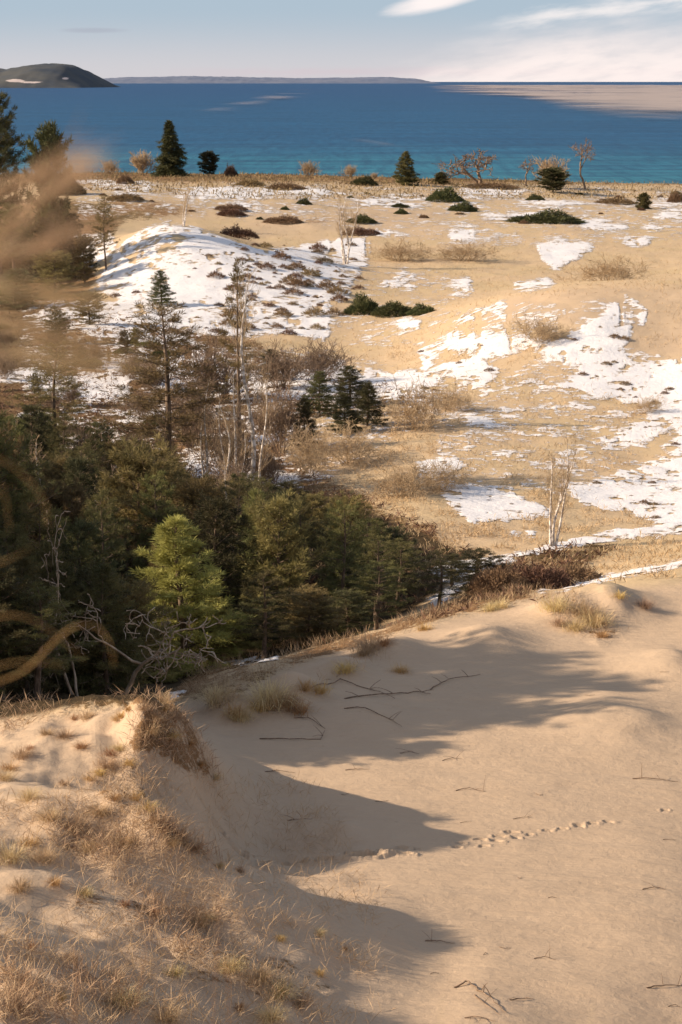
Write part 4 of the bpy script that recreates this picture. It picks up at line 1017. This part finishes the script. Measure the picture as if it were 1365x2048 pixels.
# --- the dark wood in the hollow
env_x = [-900, -300, 0, 60, 130, 230, 300, 350, 420, 540, 620, 700, 800, 880, 950]
env_y = [760, 800, 840, 800, 800, 850, 880, 930, 950, 935, 968, 1000, 1040, 1065, 1090]
def rimY(px): return np.interp(px, [-900, 0, 300, 450, 600, 790, 860, 950], [50, 49, 52, 60, 62, 64, 66, 69])
wl = {'wood_a': ('dark green cone shaped pine in the hollow wood', 5), 'wood_b': ('very dark pine in the hollow wood', 5), 'wood_c': ('rounded olive pine in the hollow wood', 4), 'wood_d': ('open branched pine in the hollow wood', 6)}
cnt = 0
for i in range(900):
    px = rr_.uniform(-700, 950); Y = rr_.uniform(50, 104)
    if Y < rimY(px) + rr_.uniform(0, 2): continue
    if 240 < px < 480 and Y < 69: continue
    E = np.interp(px, env_x, env_y)
    p = at(px, Y); _, pyb = project(p[0], p[1], p[2])
    if pyb < E + 60: continue
    # keep them apart
    if any((p[0] - q[0]) ** 2 + (p[1] - q[1]) ** 2 < q[2] for q in FEETW) if 'FEETW' in globals() else False: continue
    if 'FEETW' not in globals(): FEETW = []
    hmax = (pyb - E - rr_.uniform(0, 40)) / F * Y
    hh = min(rr_.uniform(2.6, 5.6), hmax)
    edge = Y < rimY(px) + 6
    if edge and px > 430: hh = min(hh, rr_.uniform(1.4, 3.0))
    if hh < 1.1: continue
    if 60 < px < 350 and 57 < Y < 68: hh = min(hh, 1.9)
    FEETW.append((p[0], p[1], 2.6))
    k_ = rr_.choice(['wood_a', 'wood_b', 'wood_b', 'wood_c', 'wood_d', 'wood_d'])
    sc = hh / wl[k_][1]
    place(k_, p[0], p[1], sc, rr_.uniform(0, 6.28), wl[k_][0], 'tree', 'pines of the dark wood in the hollow (%s)' % {'wood_a': 'cone shaped', 'wood_b': 'darkest', 'wood_c': 'rounded olive', 'wood_d': 'open branched'}[k_], sxy=max(sc, .75) * rr_.uniform(.85, 1.1))
    cnt += 1
    if cnt >= 190: break
print('wood trees', cnt)
for px, Y, hh, kk in [(-20, 46.6, 2.9, 'wood_b'), (55, 47.6, 3.2, 'wood_a'), (190, 51.5, 3.0, 'wood_b'), (215, 50.2, 3.2, 'wood_a'), (-90, 47.6, 3.8, 'wood_d'), (-160, 48.6, 4.4, 'wood_a'), (255, 52.5, 2.6, 'wood_c'), (-60, 45.6, 3.2, 'wood_a'), (5, 45.8, 3.2, 'wood_b'), (75, 45.9, 2.6, 'wood_d'), (-130, 45.9, 4, 'wood_b'), (-200, 46.8, 4.5, 'wood_a'), (20, 49.6, 3.8, 'wood_d'), (110, 50.4, 3.6, 'wood_a')]:
    p = at(px, Y); sc = hh / wl[kk][1]
    place(kk, p[0], p[1], sc, rr_.uniform(0, 6.28), wl[kk][0], 'tree', 'pines of the dark wood in the hollow (%s)' % {'wood_a': 'cone shaped', 'wood_b': 'darkest', 'wood_c': 'rounded olive', 'wood_d': 'open branched'}[kk], sxy=max(sc, .75))
for X_, Y_, hh, lab in [(-9.5, 48.5, 7.0, 'a'), (-12.5, 50.5, 8.5, 'b'), (-16, 48.0, 8.5, 'c'), (-9.0, 53, 6.5, 'd'), (-19, 51, 11, 'e'), (-14, 53.5, 9, 'f'), (-22, 49, 11, 'g'), (-13, 47.2, 6, 'a'), (-25, 52.5, 12, 'b')]:
    place('edge_pine' if lab in 'bceg' else 'pine_mid_a', X_, Y_, hh / (9 if lab in 'bceg' else 7), rr_.uniform(0, 6), 'tall pine outside the left side of the picture whose shadow crosses the sand bank', 'tree', 'tall pines outside the picture at the left')
for i in range(60):
    px = rr_.uniform(-60, 560); Y = rr_.uniform(66, 100)
    if 200 < px < 540 and Y < 74: continue
    p = at(px, Y); _, pyb = project(p[0], p[1], p[2])
    if pyb < np.interp(px, env_x, env_y) + 40 or Y < rimY(px) + 3: continue
    kk = rr_.choice(['twig_mid2', 'twig_mid2', 'birch_thin'])
    place(kk, p[0], p[1], rr_.uniform(.7, 1.2) if kk != 'birch_thin' else rr_.uniform(.5, .8), rr_.uniform(0, 6.28), 'leafless brown thicket among the pines of the dark wood' if kk != 'birch_thin' else 'slim pale birch among the pines of the dark wood', 'shrub' if kk != 'birch_thin' else 'birch', 'thickets in the dark wood' if kk != 'birch_thin' else 'slim birches in the dark wood')
tree_px('young_pine', 368, 1040, 63.5, 'bright yellow green young pine in front of the dark wood', 'tree', h0=4.6, wpx=250, w0=2.3)
tree_px('young_pine', 300, 1255, 60.5, 'small bright green pine at the left foot of the young pine', 'tree', h0=4.6, wpx=150, w0=2.3)
tree_px('young_pine', 440, 1200, 65, 'dimmer green young pine touching the bright one on its right', 'tree', h0=4.6, wpx=150, w0=2.3)
BT('dead_tree', 'dead_tree', M_silver, M_silver, 61, 3.6, stems=2, lev=4, crook=.75, spread=.95, kids=3, r0=.06, fork=.35, up=-.02, minr=.012, lean=.5)
BT('dead_tree2', 'dead_tree', M_silver, M_silver, 64, 3.6, stems=1, lev=4, crook=.7, spread=.9, kids=3, r0=.05, fork=.4, up=0, minr=.010, lean=.3)
tree_px('dead_tree', 150, 1000, 48.5, 'silver grey dead tree with twisted bare limbs in the dark wood', 'dead tree', h0=3.2, rz=.4, wpx=150, w0=2.6)
tree_px('dead_tree2', 235, 1040, 50.0, 'second twisted dead tree right of the silver one', 'dead tree', h0=3.4, rz=2)
tree_px('dead_tree2', 262, 1130, 61.5, 'small dead branch tree leaning before the bright young pine', 'dead tree', h0=3.6, rz=4)
# undergrowth under the wood and the dark dome of scrub by the track
for px, Y, wpx, hpx, lab in [(1000, 68.5, 130, 62, 'dark dome of heath scrub at the left beside the snow track'), (1075, 69.5, 150, 60, 'dark dome of heath scrub in the middle beside the snow track'), (1150, 71, 130, 45, 'tan brown dome of heath scrub at the right beside the snow track')]:
    mat_px('mat_brown', px, 0, wpx, hpx, Y, lab, 'heath scrub by the snow track', h0=1.5)
# --- dark tussocks dotted over the snowy hill
kind_of('heath_tuft', 'heath_tuft', [('foliage', mat_bush(71, 1.0, .45, 420, .22, .035)[1], M_brownleaf)])
used = []
for i in range(600):
    if len(used) >= 110: break
    z_ = rr_.random()
    if z_ < .7: px, py = rr_.gauss(585, 75), rr_.gauss(548, 30)
    elif z_ < .85: px, py = rr_.uniform(230, 700), rr_.uniform(500, 670)
    else: px, py = rr_.uniform(330, 660), rr_.uniform(600, 670)
    if not (230 < px < 720 and 480 < py < 680): continue
    if any(abs(px - a) < 11 and abs(py - b) < 6 for a, b in used): continue
    used.append((px, py)); p = hit(px, py, 120, 230); s = rr_.choice([.35, .5, .6, .8, 1.0, 1.5]) * rr_.uniform(.8, 1.2)
    place('heath_tuft', p[0], p[1], s * .8, rr_.uniform(0, 6.28), 'small dark heath tuft poking through the snow of the left hill', 'tuft', 'heath tufts on the snowy hill', sxy=s)
used = []
for i in range(400):
    if len(used) >= 34: break
    px, py = rr_.uniform(840, 1360), rr_.uniform(650, 1050)
    if SNOW(np.array([px]), np.array([py]))[0] < .5: continue
    if any(abs(px - a) < 14 and abs(py - b) < 8 for a, b in used): continue
    used.append((px, py)); p = hit(px, py, 70, 160); s = rr_.uniform(.25, .7) * (p[1] / 125)
    place('heath_tuft', p[0], p[1], s * .7, rr_.uniform(0, 6.28), 'small brown heath tuft poking through the snow of the right knoll', 'tuft', 'heath tufts on the right knoll', sxy=s)

# ------------------------------------------------------------------ grass
for k in range(3):
    kind_of('tuss%d' % k, 'grass_tussock', [('blades', tussock(80 + k, [.42, .32, .52][k], [300, 220, 360][k], .010, 1.0, .8, [.12, .10, .16][k]), [M_rust, M_dry, M_pale][k])])
TUS = [(45,1515,1.1),(95,1470,1.0),(165,1495,1.3),(150,1440,.9),(175,1437,.8),(130,1475,1),(245,1435,1),(235,1440,.8),(60,1500,.9),(20,1540,1.2),(10,1560,1),(128,1570,.6),
       (200,1550,1.2),(180,1560,1),(215,1535,1),(330,1420,1.4),(310,1440,1.2),(350,1440,1.2),(300,1465,1.2),(345,1475,1.1),(330,1405,1.2),(290,1420,1),(260,1420,.9),(240,1500,1),(260,1530,1),(220,1510,1.1),(400,1530,.9),(430,1560,.8),(380,1490,1),
       (60,1600,1),(100,1640,1),(230,1600,1.1),(270,1600,1.1),(300,1620,1.2),(330,1660,1.1),(345,1690,.8),(200,1630,1),(150,1660,1.1),(60,1690,1.2),(20,1720,1.3),(90,1720,1.1),(180,1700,1),(250,1690,1),(390,1700,.8),(440,1735,.7),(480,1745,.6),
       (40,1780,1),(110,1770,1),(170,1790,.9),(250,1810,.8),(310,1830,.9),(400,1850,.9),(420,1840,.7),(60,1900,.8),(140,1920,.8),(230,1960,.9),(350,1950,.9),(250,2010,1),(460,1940,1),(520,1960,1),(560,1990,1.1),(600,2010,1),(480,2020,1),(540,2040,1.1),(640,1950,.8),(690,1900,.6),(560,1880,.7),(640,1870,.6),(120,2000,.9),(40,2020,.9),(330,2040,1),
       (540,1405,1.4),(570,1412,1.4),(600,1425,1.2),(520,1420,1),(640,1385,1.1),(610,1380,1),(690,1345,1.1),(740,1300,1),(730,1310,1.1),(800,1345,.8),(470,1430,1.0),(480,1440,1),(435,1405,1),(1190,1250,1.3),(1170,1230,1.3),(1150,1260,1),(1205,1275,1),(1110,1220,1),(1000,1215,.9),(980,1222,.9),(1120,1250,.8),(770,1290,1),(850,1260,1),(1240,1195,.8),(1290,1215,.7)]
def whereabouts(px, py):
    if py > 1780: return 'on the nearest slope at the bottom left'
    if py > 1585 and px < 520: return 'on the grassy spur in the left foreground'
    if px < 450 and py > 1395: return 'on the top of the left sand ridge'
    if px > 900: return 'on the sandy shoulder at the right of the rim'
    return 'on the shaded far bank of the sand bowl'
for px, py, s in TUS:
    p = hit(px, py, 9, 66); w = whereabouts(px, py); k = rr_.randrange(3)
    kn = ['rust brown', 'straw coloured', 'pale straw'][k]
    place('tuss%d' % k, p[0], p[1], s * rr_.uniform(.8, 1.1) * (1.25 if p[1] > 45 else .62), rr_.uniform(0, 6.28), '%s dune grass tussock %s' % (kn, w), 'grass tussock', '%s tussocks %s' % (kn, w))
def strew(name, n, test, mat, h, w, label, cat_kind, seed, bend=.5, clumpy=.35, lay=.6, yr=(10, 66), xr=(-60, 1420), pyr=(1180, 2070)):
    rg = np.random.RandomState(seed); px = rg.uniform(xr[0], xr[1], n * 6); py = rg.uniform(pyr[0], pyr[1], n * 6)
    pr = test(px, py)
    keep = rg.rand(len(px)) < pr; px = px[keep]; py = py[keep]
    # unproject onto the ground
    d = np.stack([(px - 682.5) / F, CP + (1024 - py) / F * SP, -SP + (1024 - py) / F * CP], 1)
    Ys = np.exp(np.linspace(math.log(yr[0]), math.log(yr[1]), 260)); X = np.zeros(len(px)); Yg = np.full(len(px), -1.)
    for a in range(0, len(px), 4000):
        dd = d[a:a + 4000]; S_ = Ys[None] / dd[:, 1:2]; z = gsurf(dd[:, 0:1] * S_, np.broadcast_to(Ys[None], S_.shape)); rz = dd[:, 2:3] * S_ + CAMZ
        hitm = rz < z; k = np.argmax(hitm, 1); ok = hitm.any(1) & (k > 0)
        idx = np.arange(a, a + len(dd)); Yg[idx] = np.where(ok, Ys[k], -1); X[idx] = dd[:, 0] * S_[np.arange(len(dd)), k]
    g = Yg > 0; X = X[g]; Yg = Yg[g]
    cl = fbm(X / .9, Yg / .9, 3, seed); g = cl > rg.uniform(-.4, .5, len(cl)) * clumpy; X = X[g][:n]; Yg = Yg[g][:n]
    X = X + rg.normal(size=len(X)) * .1; Yg = Yg + rg.normal(size=len(X)) * .15
    Z = gsurf(X, Yg); m = len(X)
    dr = np.stack([rg.normal(size=m) * lay, rg.normal(size=m) * lay, rg.uniform(.3, 1, m)], 1)
    mb = MB(); mb.blades(np.stack([X, Yg, Z], 1), dr, h * rg.uniform(.5, 1.4, m), w * rg.uniform(.7, 1.4, m), rg, bend=.1)
    return tag(link(name, mb.mesh(name), mat), label, cat_kind, kind='stuff')
strew('dune_grass', 8000, lambda x, y: np.clip(VEG(x, y) * 1.2 * (x < 560), 0, 1), M_rust, .32, .010, 'rust brown dune grass matted over the left sand ridges', 'grass', 5, pyr=(1380, 2070), xr=(-60, 560), yr=(9, 46))
strew('dry_grass', 12000, lambda x, y: np.clip(.35 * (x < 700 - (y - 1700) * -.6) * (y > 1560) * (x < 760) + .3 * VEG(x, y), 0, 1), M_pale, .32, .008, 'straw coloured dry grass blades strewn over the nearest slope', 'grass', 6, pyr=(1420, 2070), xr=(-60, 760), yr=(9, 46), clumpy=.8)
strew('rim_grass', 14000, lambda x, y: np.clip((VEG(x, y) - .25) * 1.6, 0, 1) * (y < 1480), M_rust, .42, .009, 'rusty dry grass along the rim of the sand bowl', 'grass', 7, pyr=(1170, 1480), xr=(380, 1300), yr=(44, 74), lay=.35)
strew('bluff_grass', 9000, lambda x, y: np.clip(VEG(x, y) * 1.3, 0, 1), M_brownleaf, .55, .12, 'rusty grass fringe along the bluff edge above the lake', 'grass', 18, pyr=(345, 400), xr=(-100, 1450), yr=(280, 361), lay=.35, clumpy=.6)
strew('heath', 26000, lambda x, y: np.clip(VEG(x, y) * 1.5 - .5, 0, 1), M_brownleaf, .35, .05, 'brown heath and leaf litter between the snow patches', 'heath', 8, pyr=(600, 1300), xr=(-100, 1450), yr=(60, 200), lay=.8)
strew('meadow_grass', 26000, lambda x, y: np.clip(MEAD(x, y) * .8 - VEG(x, y) * .3 - SNOW(x, y) * 1.2, 0, 1), M_pale, .30, .03, 'pale tan grass covering the meadow beyond the sand bowl', 'grass', 9, pyr=(430, 1180), xr=(400, 1450), yr=(64, 260), lay=.5)

# ------------------------------------------------------------------ dead sticks on the sand
def stick(ctrl, r, label, grp=None, twig=0):
    pts = []
    for (px, py) in ctrl:
        p = hit(px, py, 9, 66); pts.append(p)
    pts = np.array(pts); c = pts.mean(0); rg = np.random.RandomState(int(ctrl[0][0] * 7 + ctrl[0][1]))
    t = np.linspace(0, len(pts) - 1, (len(pts) - 1) * 5 + 1)
    P_ = np.stack([np.interp(t, range(len(pts)), pts[:, k]) for k in range(3)], 1)
    P_[:, :2] += rg.normal(size=(len(P_), 2)) * r * .9
    P_[:, 2] = gsurf(P_[:, 0], P_[:, 1]) + r * .6 + np.abs(np.sin(t * 1.7)) * r * 2.2
    mb = MB(); mb.tube(P_ - c, np.linspace(r, r * .35, len(P_)), 5)
    for k in range(twig):
        i = rg.randint(2, len(P_) - 1); d = unit(np.array([rg.normal(), rg.normal(), .35 + rg.rand() * .3])); L = rg.uniform(.15, .4)
        q = P_[i] - c; mb.tube([q, q + d * L * .5 + [0, 0, .02], q + d * L], [r * .5, r * .4, r * .2], 4)
    o = link('dead_stick', mb.mesh('dead_stick'), M_twig); o.location = tuple(c)
    return tag(o, label, 'stick', grp)
GS = 'dead sticks lying on the sand'
stick([(912,1975),(935,1968),(960,1985),(985,2005),(1012,2028)], .016, 'curved forked dead stick at the bottom of the sand right of centre', GS, 3)
stick([(948,1990),(975,2015),(1000,2030)], .010, 'thin dead twig lying against the curved forked stick', GS, 1)
stick([(620,1378),(680,1362),(740,1380),(790,1400)], .018, 'long dark dead branch across the shaded bank near its left side', GS, 3)
stick([(690,1398),(760,1392),(830,1385),(860,1392)], .02, 'long dead branch in the middle of the shaded bank', GS, 4)
stick([(860,1380),(900,1362),(960,1350)], .016, 'dead branch with twigs at the right of the shaded bank', GS, 3)
stick([(690,1418),(730,1420),(780,1440),(805,1458)], .016, 'dead branch leading down to the edge of the sunlit sand', GS, 2)
stick([(520,1478),(580,1482),(640,1480),(652,1465)], .016, 'dark dead branch in the small shaded hollow left of centre', GS, 2)
stick([(590,1437),(620,1440),(650,1460)], .016, 'pale bleached twig beside the small shaded hollow', GS, 1)
for (x, y, L, lab) in [(715,1540,45,'tangle of dead twigs left of centre on the sunlit sand'),(905,1520,40,'looped dead twig near the middle of the sunlit sand'),(940,1583,60,'faint dead twig right of the middle of the sand'),
    (820,1508,40,'small dead twig close under the shaded bank'),(690,1588,14,'tiny dark twig just above the big shadow'),(765,1602,26,'short dark twig above the middle of the big shadow'),(932,1645,20,'dark chip of wood above the tip of the big shadow'),
    (1045,1637,36,'low twig just above the line of footprints'),(1080,1588,16,'tiny pale twig at the right of the sunlit sand'),(1310,1562,90,'long thin stick at the right edge of the sand'),(1340,1680,26,'pale straight twig at the right edge below the footprints'),
    (1105,1797,18,'short diagonal twig low on the right sand'),(1310,1780,50,'thin curved twig low at the right edge'),(1040,1755,8,'tiny dark chip on the open sand below the footprints'),(1090,1920,44,'thin twig low on the sand near the bottom right'),
    (1010,1895,24,'short twig lying right of the foreground shadow'),(972,1910,10,'tiny dark chip beside the foreground shadow'),(1045,2000,50,'twig at the bottom right of the curved forked stick'),(1330,1975,70,'long twig at the bottom right corner'),
    (880,1885,60,'arched stem crossing the foreground shadow'),(870,1948,18,'tiny chip below the foreground shadow'),(1350,2015,26,'short twig in the bottom right corner'),(960,2040,60,'thin twig at the bottom edge of the picture'),
    (1180,1390,20,'small twig on the shaded right bank'),(1330,1345,20,'small twig high on the right bank'),(560,1545,60,'faint twig inside the big shadow at its left'),(600,1640,50,'thin arched twig inside the big shadow')]:
    a = rr_.uniform(-.25, .25); n_s = 3
    stick([(x - L / 2, y + L * a * .3), (x, y + rr_.uniform(-4, 4)), (x + L / 2, y - L * a * .3)], .004 + .00012 * L, lab, GS, 2 if L > 30 else 0)
# --- blades of grass close to the camera, thrown out of focus
def near_stems(name, stems, label, mat, extra=0, seed=0):
    rg = np.random.RandomState(seed); mb = MB(); base = None
    for Y, pts, w in stems:
        P_ = []
        for q in pts:
            p = wp(q[0], q[1], Y + rg.uniform(-.02, .02)); P_.append(p)
        P_ = np.array(P_)
        root = P_[0].copy(); root[2] = ground(root[0], root[1]) - .02
        if P_[0][2] - root[2] > .05:
            root[0] += rg.uniform(-.1, .02); P_ = np.vstack([root, (root * .4 + P_[0] * .6), P_])
        t = np.linspace(0, len(P_) - 1, len(P_) * 6)
        k = np.arange(len(P_)); Q_ = np.stack([np.interp(t, k, P_[:, c]) for c in range(3)], 1)
        for _ in range(8): Q_[1:-1] = (Q_[:-2] + 2 * Q_[1:-1] + Q_[2:]) / 4
        mb.tube(Q_, np.linspace(w, w * .2, len(Q_)) / 2 * .36, 4)
        if base is None: base = Q_[0].copy()
        for e in range(extra):
            i = rg.randint(len(Q_) // 2, len(Q_)); d = unit(Q_[min(i + 1, len(Q_) - 1)] - Q_[i - 1] + rg.normal(size=3) * .004)
            mb.blades([Q_[i]], [d + rg.normal(size=3) * .5], .02, .0016, rg)
    for v in range(len(mb.v)): mb.v[v] = mb.v[v] - base
    o = link(name, mb.mesh(name), mat); o.location = tuple(base)
    return tag(o, label, 'grass')
near_stems('grass_clump', [(1.7, [(-260,1000),(-100,920),(0,912),(50,950),(95,1005),(92,1050)], .0055), (1.9, [(-260,1200),(-60,1120),(-20,1020),(8,960),(20,1060)], .005),
    (1.8, [(-260,1350),(-40,1240),(40,1225),(110,1265),(170,1320)], .007), (1.9, [(-200,1400),(40,1360),(100,1290),(150,1248),(200,1250),(226,1300),(228,1330)], .007),
    (1.75, [(-200,1400),(0,1330),(60,1320),(130,1330)], .005), (1.9, [(-200,1300),(-60,1150),(40,1110),(80,1085)], .004)],
    'out of focus golden grass stems arching in from the left edge', M_stem)
near_stems('grass_clump', [(2.6, [(130,2200),(160,1960),(140,1860),(110,1770)], .007), (2.8, [(250,2150),(300,1850),(330,1760),(385,1690)], .005), (2.7, [(450,2200),(462,1960),(440,1890)], .006),
    (2.7, [(90,2200),(120,2010),(112,1930)], .006), (3.0, [(430,1990),(440,1780),(420,1700),(395,1650)], .004)], 'blurred golden grass blades standing close to the camera at the bottom left', M_stem)
near_stems('grass_clump', [(2.4, [(860,2300),(880,2060),(885,1990)], .0035), (2.6, [(1160,2300),(1180,2040),(1190,2000)], .003), (2.5, [(1060,2300),(1070,2050),(1078,1990)], .002)], 'faint blurred pale grass blades at the bottom centre right', M_pale)

# feathery grass heads added close to the camera as the soft double-exposure veil
def near_plume(boxes, label, seed, mat=None):
    rg = np.random.RandomState(seed); mb = MB(); base = None
    for (x0, y0, x1, y1, Y, n, w) in boxes:
        n = int(n * .42)
        a = wp(x0, y0, Y); b = wp(x1, y1, Y); L = np.linalg.norm(b - a); d = (b - a) / L
        root = a + (a - b) / L * .25; root[2] = ground(root[0], root[1]) - .02
        pts = np.array([root, root * .35 + a * .65 - [.04, 0, 0], a, (a + b) / 2 + [0, 0, .004], b]); tt = np.linspace(0, 4, 25)
        mb.tube(np.stack([np.interp(tt, range(5), pts[:, c]) for c in range(3)], 1), np.linspace(.0016, .0004, 25), 4)
        u = rg.uniform(0, 1, n) ** .9
        P0 = a + (b - a) * u[:, None] + rg.normal(size=(n, 3)) * .002
        D = d[None] + rg.normal(size=(n, 3)) * w
        mb.blades(P0, D, .034 * rg.uniform(.5, 1.3, n), .0007, rg)
        if base is None: base = root.copy()
    for v in range(len(mb.v)): mb.v[v] = mb.v[v] - base
    o = link('veil_grass_plume', mb.mesh('veil_grass_plume'), mat or M_pale); o.location = tuple(base)
    return tag(o, label, 'grass')
near_plume([(-60,520,150,350,1.25,330,.28),(-80,420,120,330,1.3,260,.28),(-80,560,120,470,1.2,260,.28)], 'feathery golden grass heads added as the blurred veil at the upper left edge in front of the pines', 1)
near_plume([(-80,560,190,600,1.25,260,.25),(-80,620,170,690,1.25,300,.25),(-60,700,200,730,1.3,170,.25)], 'feathery golden grass heads added as the blurred veil at the left edge before the snow flats', 2)
